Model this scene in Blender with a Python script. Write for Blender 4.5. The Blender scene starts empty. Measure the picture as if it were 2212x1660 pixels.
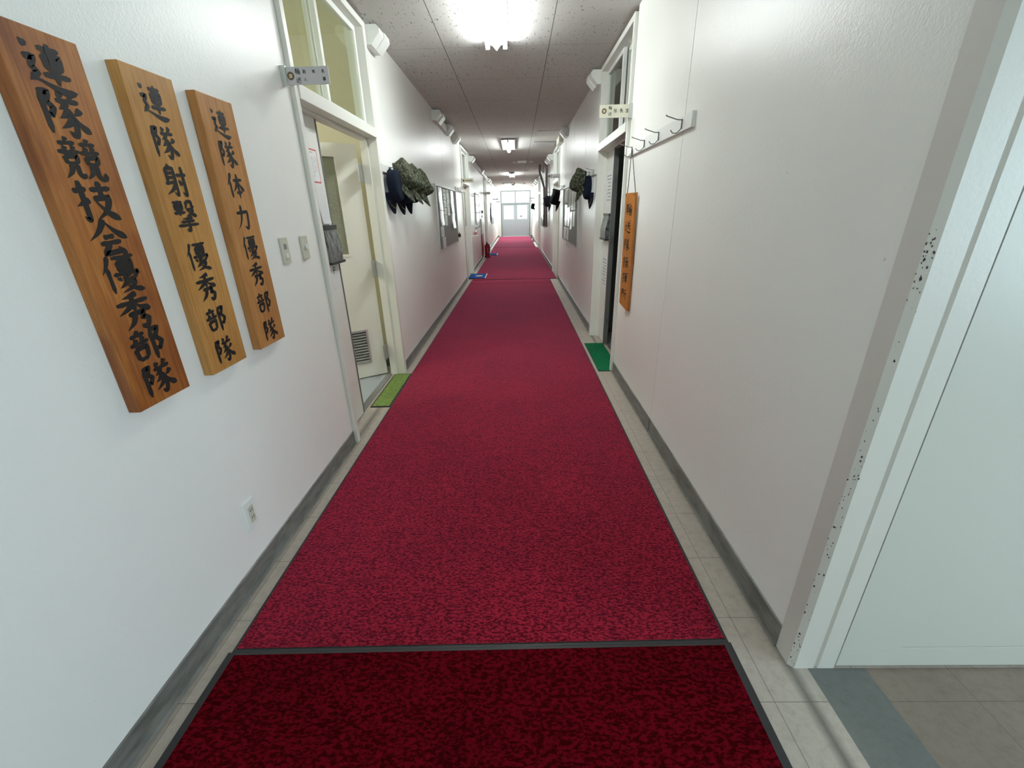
import bpy, bmesh, math, random
from mathutils import Vector, Matrix
random.seed(7)
SC = bpy.context.scene
COL = SC.collection

# ------------------------------------------------------------------ camera
H = 1.47
def unit(v):
    n = math.sqrt(sum(c * c for c in v)); return [c / n for c in v]
FPX = 917.0
fwd = unit([10.0, -375.0, FPX])                       # corridor direction seen from the lens (x right, y down, z ahead)
ra = math.radians(1.33)
dn = [math.sin(ra), math.cos(ra), 0.0]
dn[2] = -(dn[0] * fwd[0] + dn[1] * fwd[1]) / fwd[2]
dn = unit(dn)
xr = [dn[1] * fwd[2] - dn[2] * fwd[1], dn[2] * fwd[0] - dn[0] * fwd[2], dn[0] * fwd[1] - dn[1] * fwd[0]]
ROT = [xr, fwd, [-c for c in dn]]                     # rows: world X, Y, Z in lens axes
cam_d = bpy.data.cameras.new('camera')
cam_d.sensor_fit = 'HORIZONTAL'; cam_d.sensor_width = 36.0; cam_d.lens = FPX / 2212 * 36.0
cam_d.clip_start = 0.02; cam_d.clip_end = 200
cam = bpy.data.objects.new('camera', cam_d); COL.objects.link(cam)
M = Matrix.Identity(4)
for r in range(3):
    M[r][0] = ROT[r][0]; M[r][1] = -ROT[r][1]; M[r][2] = -ROT[r][2]
M[2][3] = H
cam.matrix_world = M
SC.camera = cam

# ------------------------------------------------------------------ world, daylight, exposure
w = bpy.data.worlds.new('sky'); SC.world = w; w.use_nodes = True
bg = w.node_tree.nodes['Background']
bg.inputs[0].default_value = (0.86, 0.94, 1.0, 1); bg.inputs[1].default_value = 1.3
def area(name, loc, rot, sx, sy, power, col):
    d = bpy.data.lights.new(name, 'AREA'); d.shape = 'RECTANGLE'; d.size = sx; d.size_y = sy
    d.energy = power; d.color = col
    o = bpy.data.objects.new(name, d); o.location = loc; o.rotation_euler = rot; COL.objects.link(o); return o
HP = math.pi / 2
area('daylight_end_door', (-0.06, 27.8, 1.75), (-HP, 0, 0), 1.7, 1.6, 110, (0.88, 0.95, 1.0))
area('daylight_lobby_window', (4.25, -0.9, 1.6), (0, HP, 0), 1.6, 2.4, 52, (0.60, 0.77, 1.0))
area('daylight_rear_window', (0.6, -3.45, 1.5), (HP, 0, 0), 2.4, 1.8, 3, (0.9, 0.95, 1.0))
def bulb(name, loc, power, col, rad=0.25):
    d = bpy.data.lights.new(name, 'POINT'); d.energy = power; d.color = col; d.shadow_soft_size = rad
    o = bpy.data.objects.new(name, d); o.location = loc; COL.objects.link(o)
bulb('office_lamp', (-2.9, 2.4, 2.2), 21, (1.0, 0.985, 0.94))
bulb('dim_office_fill', (3.0, 5.6, 2.3), 5, (0.92, 1.0, 0.95))  # small fill light added to lift the dark room and its transom
SC.view_settings.view_transform = 'Standard'; SC.view_settings.look = 'None'
SC.view_settings.gamma = 1.0; SC.view_settings.exposure = 1.2; SC.view_settings.use_curve_mapping = False
SC.cycles.use_denoising = True
SC.cycles.max_bounces = 14; SC.cycles.diffuse_bounces = 10; SC.cycles.sample_clamp_indirect = 6.0
TUBE_POWER = 35.0

# ------------------------------------------------------------------ dimensions
XL, XR = -1.148, 0.911
YE, YB = 27.5, -3.2
def ceil_z(y): return 2.86 - 0.0085 * max(y, 0)

# ------------------------------------------------------------------ materials
MAT = {}
def mat(name, col=(0.8, 0.8, 0.8), rough=0.5, spec=0.5, metal=0.0, emit=None, estr=0.0, coat=0.0, sheen=0.0):
    m = bpy.data.materials.new(name); m.use_nodes = True
    b = m.node_tree.nodes['Principled BSDF']
    b.inputs['Base Color'].default_value = (*col, 1); b.inputs['Roughness'].default_value = rough
    b.inputs['Specular IOR Level'].default_value = spec; b.inputs['Metallic'].default_value = metal
    b.inputs['Coat Weight'].default_value = coat; b.inputs['Coat Roughness'].default_value = 0.15
    b.inputs['Sheen Weight'].default_value = sheen
    if emit: b.inputs['Emission Color'].default_value = (*emit, 1); b.inputs['Emission Strength'].default_value = estr
    MAT[name] = m
    return m
class NT:
    def __init__(s, m): s.t = m.node_tree; s.b = s.t.nodes['Principled BSDF']; s._p = None
    def n(s, typ, **kw):
        nd = s.t.nodes.new(typ)
        for k, v in kw.items():
            if k.startswith('_'): setattr(nd, k[1:], v)
            else: nd.inputs[k.replace('__', ' ')].default_value = v
        return nd
    def l(s, a, b): s.t.links.new(a, b)
    def pos(s, scale=(1, 1, 1)):
        g = s.n('ShaderNodeNewGeometry'); mp = s.n('ShaderNodeMapping'); mp.inputs['Scale'].default_value = scale
        s.l(g.outputs['Position'], mp.inputs['Vector']); return mp.outputs[0]
    def noise(s, scale, detail=3, rough=0.5, vec=None, dist=0.0):
        nd = s.n('ShaderNodeTexNoise'); nd.inputs['Scale'].default_value = scale; nd.inputs['Detail'].default_value = detail
        nd.inputs['Roughness'].default_value = rough; nd.inputs['Distortion'].default_value = dist
        s.l(vec if vec else s.pos(), nd.inputs['Vector']); return nd.outputs['Fac']
    def ramp(s, fac, stops):
        nd = s.n('ShaderNodeValToRGB'); e = nd.color_ramp.elements
        while len(e) < len(stops): e.new(0.5)
        for i, (p, c) in enumerate(stops):
            e[i].position = p; e[i].color = (*c, 1) if len(c) == 3 else c
        s.l(fac, nd.inputs[0]); return nd.outputs[0]
    def math(s, op, a, b=None, c=None):
        nd = s.n('ShaderNodeMath'); nd.operation = op
        for i, v in enumerate((a, b, c)):
            if v is None: continue
            if isinstance(v, (int, float)): nd.inputs[i].default_value = v
            else: s.l(v, nd.inputs[i])
        return nd.outputs[0]
    def mix(s, fac, a, b):
        nd = s.n('ShaderNodeMix'); nd.data_type = 'RGBA'
        for idx, v in ((0, fac), (6, a), (7, b)):
            if isinstance(v, (int, float)): nd.inputs[idx].default_value = v
            elif isinstance(v, tuple): nd.inputs[idx].default_value = (*v, 1)
            else: s.l(v, nd.inputs[idx])
        return nd.outputs[2]
    def bump(s, h, strength=0.2, dist=0.01):
        nd = s.n('ShaderNodeBump'); nd.inputs['Strength'].default_value = strength; nd.inputs['Distance'].default_value = dist
        s.l(h, nd.inputs['Height']); s.l(nd.outputs[0], s.b.inputs['Normal'])
    def color(s, c): s.l(c, s.b.inputs['Base Color'])
    def rough(s, c): s.l(c, s.b.inputs['Roughness'])
    def xyz(s):
        g = s.n('ShaderNodeNewGeometry'); x = s.n('ShaderNodeSeparateXYZ'); s.l(g.outputs['Position'], x.inputs[0]); return x.outputs

# glossy off-white wall paint, orange-peel roller texture, scattered scuffs
m = mat('wall_paint', (0.84, 0.84, 0.81), 0.33, 0.42); t = NT(m)
scuff = t.ramp(t.noise(26, 4, 0.6), [(0.735, (0, 0, 0)), (0.76, (1, 1, 1))])
t.color(t.mix(t.math('MULTIPLY', scuff, 0.35), t.mix(t.noise(1.3, 2), (0.82, 0.825, 0.79), (0.85, 0.855, 0.82)), (0.35, 0.34, 0.33)))
t.bump(t.math('ADD', t.noise(150, 2), t.math('MULTIPLY', t.noise(55, 1), 0.8)), 0.25, 0.003)
mat('trim_paint', (0.74, 0.75, 0.70), 0.32); t = NT(MAT['trim_paint']); t.bump(t.noise(120, 2), 0.08, 0.003)
mat('steel_door_paint', (0.66, 0.70, 0.65), 0.35); t = NT(MAT['steel_door_paint'])
sc2 = t.ramp(t.noise(22, 4, 0.6), [(0.735, (0, 0, 0)), (0.76, (1, 1, 1))])
t.color(t.mix(t.math('MULTIPLY', sc2, 0.4), (0.58, 0.575, 0.53), (0.26, 0.26, 0.25))); t.bump(t.noise(60, 2), 0.08, 0.003)
mat('post_paint', (0.64, 0.62, 0.58), 0.35); t = NT(MAT['post_paint']); t.bump(t.noise(90, 2), 0.1, 0.003)
mat('leaf_paint', (0.78, 0.77, 0.71), 0.4)
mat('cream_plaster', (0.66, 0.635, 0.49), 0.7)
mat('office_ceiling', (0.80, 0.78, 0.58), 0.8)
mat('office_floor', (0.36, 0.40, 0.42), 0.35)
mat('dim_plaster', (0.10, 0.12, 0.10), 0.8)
mat('dark_gap', (0.03, 0.03, 0.03), 0.8)
mat('baseboard_vinyl', (0.17, 0.165, 0.15), 0.42); t = NT(MAT['baseboard_vinyl'])
t.color(t.ramp(t.noise(7, 5, 0.6, t.pos((1, 1, 4))), [(0.35, (0.10, 0.097, 0.088)), (0.6, (0.185, 0.18, 0.165))])) ; t.bump(t.noise(50, 3), 0.1, 0.003)
# floor tiles
def tile_mat(name, c1, c2, lines=True):
    m = mat(name, c1, 0.22, 0.5); t = NT(m); x = t.xyz()
    big = t.noise(3.5, 6, 0.65, t.pos((1.0, 0.5, 1)))
    col = t.mix(big, c1, c2)
    fine = t.ramp(t.noise(30, 6, 0.7), [(0.45, (1, 1, 1)), (0.75, (0.72, 0.70, 0.68))])
    mm = t.n('ShaderNodeMix'); mm.data_type = 'RGBA'; mm.blend_type = 'MULTIPLY'; mm.inputs[0].default_value = 0.8
    t.l(col, mm.inputs[6]); t.l(fine, mm.inputs[7]); col = mm.outputs[2]
    # grime that has gathered along the skirting
    for edge, wd in ((XL, 0.036), (XR, 0.03)):
        d = t.math('ABSOLUTE', t.math('SUBTRACT', x[0], edge))
        k = t.math('SUBTRACT', 1.0, t.math('DIVIDE', d, wd))
        k = t.math('MULTIPLY', t.math('MAXIMUM', k, 0.0), t.math('ADD', t.math('MULTIPLY', t.noise(4, 3, 0.5, t.pos((2.0, 0.3, 1))), 0.6), 0.38))
        col = t.mix(t.math('MINIMUM', t.math('MULTIPLY', k, 1.2), 0.75), col, (0.09, 0.085, 0.07))
    if lines:
        def grid(c, off, step):
            f = t.math('FRACT', t.math('DIVIDE', t.math('SUBTRACT', c, off - 100 * step), step))
            f = t.math('ABSOLUTE', t.math('SUBTRACT', f, 0.5))
            return t.math('GREATER_THAN', f, 0.5 - 0.0022 / step / 2)
        g = t.math('MAXIMUM', grid(x[1], 0.878, 0.3035), grid(x[0], 0.798, 0.319))
        col = t.mix(t.math('MULTIPLY', g, 0.75), col, (0.10, 0.085, 0.07))
    t.color(col); t.rough(t.ramp(t.noise(8, 4), [(0.3, (0.34, 0.34, 0.34)), (0.7, (0.5, 0.5, 0.5))])); t.bump(t.noise(20, 3), 0.03, 0.003)
tile_mat('floor_tile', (0.40, 0.345, 0.29), (0.53, 0.475, 0.415))
tile_mat('lobby_tile', (0.20, 0.15, 0.115), (0.30, 0.235, 0.19))
tile_mat('floor_line_grey', (0.145, 0.15, 0.14), (0.18, 0.185, 0.17), False)
# rock-wool ceiling with dark elongated flecks and joints
m = mat('ceiling_board', (0.55, 0.55, 0.53), 0.95, 0.15); t = NT(m); x = t.xyz()
fl = t.ramp(t.noise(30, 2, 0.5, t.pos((2.2, 0.8, 1)), 0.6), [(0.645, (0, 0, 0)), (0.675, (1, 1, 1))])
fl2 = t.ramp(t.noise(2.0, 2), [(0.3, (0.3, 0.3, 0.3)), (0.65, (1, 1, 1))])
col = t.mix(t.math('MULTIPLY', fl, fl2), (0.64, 0.63, 0.61), (0.18, 0.17, 0.16))
def cj(c, off, step, wd=0.005):
    f = t.math('ABSOLUTE', t.math('SUBTRACT', t.math('FRACT', t.math('DIVIDE', t.math('SUBTRACT', c, off - 100 * step), step)), 0.5))
    return t.math('GREATER_THAN', f, 0.5 - wd / step / 2)
jl = t.math('MAXIMUM', cj(x[0], 0.31, 0.93, 0.007), t.math('MULTIPLY', cj(x[1], 4.62, 0.945, 0.006), 0.6))
t.color(t.mix(t.math('MULTIPLY', jl, 0.85), col, (0.13, 0.125, 0.12))); t.bump(t.math('ADD', t.noise(60, 3), fl), -0.15, 0.006)
# carpets
def carpet(name, lo, hi, sx=1.0, sheen=0.25):
    m = mat(name, hi, 0.85, 0.02, sheen=sheen); t = NT(m)
    m.node_tree.nodes['Principled BSDF'].inputs['Sheen Roughness'].default_value = 0.45
    m.node_tree.nodes['Principled BSDF'].inputs['Sheen Tint'].default_value = (1.0, 0.28, 0.55, 1)
    v = t.pos((0.75 * sx, 1.35 * sx, 1))
    n1 = t.noise(92, 2, 0.6, v, 0.5); n2 = t.noise(34, 2, 0.5, v); n3 = t.noise(1.4, 3, 0.6)
    k = t.math('ADD', t.math('MULTIPLY', n1, 0.8), t.math('MULTIPLY', n2, 0.2))
    c = t.ramp(k, [(0.44, lo), (0.555, hi)])
    mm = t.n('ShaderNodeMix'); mm.data_type = 'RGBA'; mm.blend_type = 'MULTIPLY'; mm.inputs[0].default_value = 1.0
    t.l(c, mm.inputs[6]); t.l(t.ramp(n3, [(0.3, (0.78, 0.78, 0.78)), (0.7, (1.08, 1.08, 1.08))]), mm.inputs[7])
    t.color(mm.outputs[2]); t.bump(k, 0.5, 0.012)
carpet('red_pile', (0.085, 0.0005, 0.003), (0.33, 0.011, 0.025), 1.0, 0.55)
carpet('dark_red_pile', (0.040, 0.0003, 0.0015), (0.125, 0.002, 0.008), 0.8, 0.0)
mat('black_rubber', (0.025, 0.024, 0.024), 0.5)
carpet('lime_pile', (0.13, 0.20, 0.05), (0.24, 0.34, 0.11), 1.3, 0.0)
carpet('green_pile', (0.008, 0.13, 0.05), (0.02, 0.22, 0.09), 1.3, 0.1)
carpet('blue_pile', (0.01, 0.05, 0.20), (0.03, 0.13, 0.42), 1.0, 0.1)
for k in ('lime_pile', 'green_pile', 'blue_pile'):
    MAT[k].node_tree.nodes['Principled BSDF'].inputs['Sheen Weight'].default_value = 0.0
# wood
def wood(name, c1, c2, c3, coat, blotch):
    m = mat(name, c2, 0.42, 0.3, coat=coat); t = NT(m)
    g = t.noise(14, 6, 0.65, t.pos((6, 6, 0.35)), 0.6); g2 = t.noise(60, 3, 0.6, t.pos((4, 4, 0.12)))
    base = t.ramp(t.math('ADD', t.math('MULTIPLY', g, 0.7), t.math('MULTIPLY', g2, 0.3)), [(0.33, c1), (0.5, c2), (0.68, c3)])
    b = t.ramp(t.noise(3.2, 3, 0.55, t.pos((1.6, 1.6, 0.9))), [(0.40, (1, 1, 1)), (0.62, blotch)])
    mm = t.n('ShaderNodeMix'); mm.data_type = 'RGBA'; mm.blend_type = 'MULTIPLY'; mm.inputs[0].default_value = 1.0
    t.l(base, mm.inputs[6]); t.l(b, mm.inputs[7]); t.color(mm.outputs[2]); t.bump(g2, 0.05, 0.002)
wood('dark_varnished_wood', (0.25, 0.078, 0.014), (0.37, 0.13, 0.024), (0.50, 0.20, 0.042), 0.25, (0.62, 0.50, 0.50))
wood('honey_wood', (0.35, 0.155, 0.038), (0.48, 0.235, 0.063), (0.56, 0.30, 0.095), 0.12, (0.85, 0.80, 0.74))
wood('tan_wood', (0.33, 0.135, 0.036), (0.45, 0.205, 0.06), (0.53, 0.27, 0.09), 0.12, (0.82, 0.76, 0.7))
wood('orange_wood', (0.34, 0.115, 0.020), (0.46, 0.17, 0.03), (0.52, 0.21, 0.04), 0.2, (0.85, 0.8, 0.75))
mat('ink', (0.012, 0.012, 0.012), 0.45, 0.3)
mat('print_black', (0.05, 0.05, 0.05), 0.5)
mat('print_grey', (0.30, 0.30, 0.31), 0.6)
mat('white_plastic', (0.78, 0.80, 0.77), 0.35)
mat('cream_plastic', (0.56, 0.55, 0.46), 0.4)
mat('grey_plastic', (0.25, 0.25, 0.25), 0.5)
mat('sign_white', (0.55, 0.54, 0.55), 0.4)
mat('sign_cream', (0.72, 0.71, 0.58), 0.4)
mat('emblem_brown', (0.13, 0.10, 0.05), 0.5)
mat('emblem_gold', (0.62, 0.52, 0.32), 0.5)
mat('end_frame', (0.20, 0.22, 0.23), 0.45, 0.3)
mat('end_leaf', (0.33, 0.36, 0.39), 0.45, 0.3)
mat('print_faint', (0.50, 0.51, 0.52), 0.6)
mat('sign_bracket', (0.55, 0.57, 0.55), 0.3, metal=0.5)
mat('steel', (0.42, 0.43, 0.43), 0.35, metal=0.8)
mat('dark_steel', (0.12, 0.125, 0.12), 0.4, metal=0.3)
mat('leaf_edge', (0.13, 0.135, 0.13), 0.45)
mat('wire', (0.20, 0.21, 0.21), 0.3, metal=0.8)
mat('cord_dark', (0.045, 0.045, 0.04), 0.7)
mat('aluminium', (0.55, 0.56, 0.55), 0.35, metal=0.6)
mat('tube_glow', (1, 1, 1), 0.5, emit=(0.95, 1.0, 0.985), estr=TUBE_POWER)
mat('lamp_white', (0.80, 0.82, 0.82), 0.4)
mat('lamp_grey', (0.30, 0.32, 0.33), 0.4)
mat('fill_tube_glow', (1, 1, 1), 0.5, emit=(0.95, 1.0, 0.985), estr=TUBE_POWER * 0.1)  # weak glow used only by the added fill fixture
mat('navy_cloth', (0.006, 0.010, 0.022), 0.9, 0.2); t = NT(MAT['navy_cloth']); t.bump(t.noise(300, 2), 0.2, 0.002)
mat('black_cloth', (0.008, 0.009, 0.013), 0.9, 0.2)
mat('gold_thread', (0.55, 0.40, 0.08), 0.4, metal=0.4)
m = mat('camouflage', (0.1, 0.12, 0.06), 0.85); t = NT(m)
n1 = t.noise(48, 4, 0.75); n2 = t.noise(80, 3, 0.7, t.pos((1.0, 1.3, 0.9)))
c = t.ramp(n1, [(0.44, (0.006, 0.008, 0.005)), (0.47, (0.022, 0.034, 0.014)), (0.53, (0.048, 0.062, 0.030)), (0.57, (0.15, 0.155, 0.10))])
c2 = t.ramp(n2, [(0.57, (0, 0, 0)), (0.60, (1, 1, 1))])
t.color(t.mix(c2, c, (0.014, 0.017, 0.011)))
mat('cork_grey', (0.19, 0.185, 0.17), 0.6); t = NT(MAT['cork_grey']); t.bump(t.noise(200, 2), 0.15, 0.002)
mat('paper', (0.78, 0.79, 0.80), 0.35)
mat('paper_sleeve', (0.70, 0.72, 0.73), 0.12, 0.7)
mat('paper_green', (0.50, 0.54, 0.40), 0.4)
mat('paper_red', (0.55, 0.09, 0.10), 0.6)
mat('print_green', (0.03, 0.25, 0.12), 0.6)
mat('bag_black', (0.03, 0.032, 0.032), 0.3)
m = mat('bag_film', (0.14, 0.15, 0.15), 0.15, 0.8); t = NT(m)
t.color(t.ramp(t.noise(22, 4, 0.6, t.pos((1, 3, 0.5)), 1.0), [(0.38, (0.03, 0.033, 0.033)), (0.66, (0.24, 0.26, 0.25))])); t.bump(t.noise(30, 3), 0.5, 0.01)
mat('red_enamel', (0.30, 0.010, 0.022), 0.3)
mat('bottle_white', (0.80, 0.80, 0.78), 0.3)
mat('label_pink', (0.62, 0.17, 0.19), 0.5)
mat('paint_chip', (0.05, 0.04, 0.038), 0.8)
mat('vent_white', (0.62, 0.63, 0.61), 0.5)
m = mat('clear_glass', (1, 1, 1), 0.02)
t = NT(m); tr = t.n('ShaderNodeBsdfTransparent'); gl = t.n('ShaderNodeBsdfGlossy'); gl.inputs['Roughness'].default_value = 0.03
tr.inputs[0].default_value = (0.90, 0.94, 0.90, 1)
fr = t.n('ShaderNodeFresnel'); fr.inputs[0].default_value = 1.45; ge = t.n('ShaderNodeNewGeometry'); ms = t.n('ShaderNodeMixShader')
t.l(t.math('MULTIPLY', fr.outputs[0], t.math('SUBTRACT', 1.0, ge.outputs['Backfacing'])), ms.inputs[0]); t.l(tr.outputs[0], ms.inputs[1]); t.l(gl.outputs[0], ms.inputs[2])
t.l(ms.outputs[0], m.node_tree.nodes['Material Output'].inputs[0])
m = mat('figured_glass', (0.24, 0.25, 0.175), 0.22, 0.6); t = NT(m)
t.bump(t.noise(75, 2, 0.5), 0.9, 0.01)
mat('figured_glass_white', (0.72, 0.78, 0.80), 0.3)

# ------------------------------------------------------------------ mesh helpers
class MB:
    """gathers shapes in world coordinates; build() links them as one mesh object"""
    def __init__(s): s.v = []; s.f = []; s.mi = []; s.sm = []; s.cur = 0; s.smooth = False
    def _add(s, vs, fs, smooth=None):
        o = len(s.v); s.v += [tuple(p) for p in vs]
        for f in fs: s.f.append(tuple(i + o for i in f)); s.mi.append(s.cur); s.sm.append(s.smooth if smooth is None else smooth)
        return s
    def slot(s, k): s.cur = k; return s
    def box(s, x0, x1, y0, y1, z0, z1, bev=0.0):
        if x0 > x1: x0, x1 = x1, x0
        if y0 > y1: y0, y1 = y1, y0
        if z0 > z1: z0, z1 = z1, z0
        if bev <= 0:
            vs = [(x, y, z) for x in (x0, x1) for y in (y0, y1) for z in (z0, z1)]
            return s._add(vs, [(0, 1, 3, 2), (4, 6, 7, 5), (0, 4, 5, 1), (2, 3, 7, 6), (0, 2, 6, 4), (1, 5, 7, 3)])
        bm = bmesh.new(); bmesh.ops.create_cube(bm, size=1)
        for v in bm.verts: v.co = Vector(((x0 + x1) / 2 + v.co.x * (x1 - x0), (y0 + y1) / 2 + v.co.y * (y1 - y0), (z0 + z1) / 2 + v.co.z * (z1 - z0)))
        bmesh.ops.bevel(bm, geom=bm.edges[:], offset=bev, segments=2, profile=0.6, affect='EDGES')
        return s._bm(bm)
    def _bm(s, bm, smooth=None):
        bm.verts.index_update()
        vs = [v.co.copy() for v in bm.verts]; fs = [[v.index for v in f.verts] for f in bm.faces]; bm.free(); return s._add(vs, fs, smooth)
    def prism(s, poly, axis, a, b):
        """poly of 2-D points extruded along an axis; 'y': poly is (x,z); 'x': (y,z); 'z': (x,y)"""
        def P(p, k): return {'y': (p[0], k, p[1]), 'x': (k, p[0], p[1]), 'z': (p[0], p[1], k)}[axis]
        n = len(poly); vs = [P(p, a) for p in poly] + [P(p, b) for p in poly]
        fs = [tuple(range(n))[::-1], tuple(range(n, 2 * n))] + [(i, (i + 1) % n, n + (i + 1) % n, n + i) for i in range(n)]
        return s._add(vs, fs)
    def tube(s, pts, r, seg=8, cap=True):
        pts = [Vector(p) for p in pts]; n = len(pts); rings = []; up = None
        for i, p in enumerate(pts):
            d = (pts[min(i + 1, n - 1)] - pts[max(i - 1, 0)]).normalized()
            if up is None: up = Vector((0, 0, 1)) if abs(d.z) < 0.9 else Vector((1, 0, 0))
            a = d.cross(up).normalized(); b = a.cross(d).normalized(); up = b
            rr = r[i] if isinstance(r, (list, tuple)) else r
            rings.append([p + a * rr * math.cos(2 * math.pi * k / seg) + b * rr * math.sin(2 * math.pi * k / seg) for k in range(seg)])
        return s.loft(rings, True, cap)
    def loft(s, rings, closed=True, cap=True, smooth=True):
        k = len(rings[0]); vs = [p for r in rings for p in r]; fs = []
        for i in range(len(rings) - 1):
            for j in range(k if closed else k - 1):
                j2 = (j + 1) % k; fs.append((i * k + j, i * k + j2, (i + 1) * k + j2, (i + 1) * k + j))
        s._add(vs, fs, smooth)
        if cap and closed:
            o = len(s.v) - len(vs)
            for base in (0, (len(rings) - 1) * k):
                s.f.append(tuple(o + base + j for j in range(k))); s.mi.append(s.cur); s.sm.append(False)
        return s
    def lathe(s, prof, c, axis='z', seg=20):
        """prof of (radius, height) along axis at point c"""
        rings = []
        for r, h in prof:
            ring = []
            for k in range(seg):
                a = 2 * math.pi * k / seg; u, v = r * math.cos(a), r * math.sin(a)
                ring.append({'z': (c[0] + u, c[1] + v, c[2] + h), 'x': (c[0] + h, c[1] + u, c[2] + v), 'y': (c[0] + u, c[1] + h, c[2] + v)}[axis])
            rings.append(ring)
        return s.loft(rings, True, True)
    def quad(s, a, b, c, d): return s._add([a, b, c, d], [(0, 1, 2, 3)])
    def xform(s, mtx, start=0):
        s.v = s.v[:start] + [tuple(mtx @ Vector(p)) for p in s.v[start:]]; return s
    def build(s, name, mats, parent=None, origin=None):
        me = bpy.data.meshes.new(name)
        if parent is not None: base = BASE[parent.name]
        else:
            xs, ys, zs = zip(*s.v)
            base = Vector(origin) if origin else Vector(((min(xs) + max(xs)) / 2, (min(ys) + max(ys)) / 2, min(zs)))
        me.from_pydata([Vector(p) - base for p in s.v], [], s.f)
        for mm in (mats if isinstance(mats, (list, tuple)) else [mats]): me.materials.append(MAT[mm])
        me.polygons.foreach_set('material_index', s.mi); me.polygons.foreach_set('use_smooth', s.sm)
        if 'lettering' not in name and 'print' not in name:
          bm = bmesh.new(); bm.from_mesh(me); bmesh.ops.recalc_face_normals(bm, faces=bm.faces[:]); bm.to_mesh(me); bm.free()
        me.update()
        o = bpy.data.objects.new(name, me); COL.objects.link(o)
        if parent is not None: o.parent = parent
        else: o.location = base
        BASE[o.name] = base
        return o
BASE = {}
def tag(o, label=None, cat=None, group=None, kind=None):
    if label: o['label'] = label
    if cat: o['category'] = cat
    if group: o['group'] = group
    if kind: o['kind'] = kind
    return o
def thing(name, label, cat, loc, group=None):
    o = bpy.data.objects.new(name, None); o.empty_display_size = 0.1; o.location = loc; COL.objects.link(o)
    BASE[o.name] = Vector(loc); return tag(o, label, cat, group)
def root(name, loc):
    o = bpy.data.objects.new(name, None); o.empty_display_size = 0.1; o.location = loc; COL.objects.link(o)
    BASE[o.name] = Vector(loc); o['kind'] = 'structure'; return o
def struct(name, mb, mats, label=None):
    o = mb.build(name, mats); o['kind'] = 'structure'
    return o
def dup(o, loc, label=None, group=None):
    """copy of a thing with copies of its parts and sub-parts"""
    r = o.copy(); COL.objects.link(r); r.location = loc
    if label: r['label'] = label
    if group: r['group'] = group
    for ch in list(o.children):
        c = ch.copy(); COL.objects.link(c); c.parent = r
        for g in list(ch.children):
            d = g.copy(); COL.objects.link(d); d.parent = c
    return r

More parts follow.
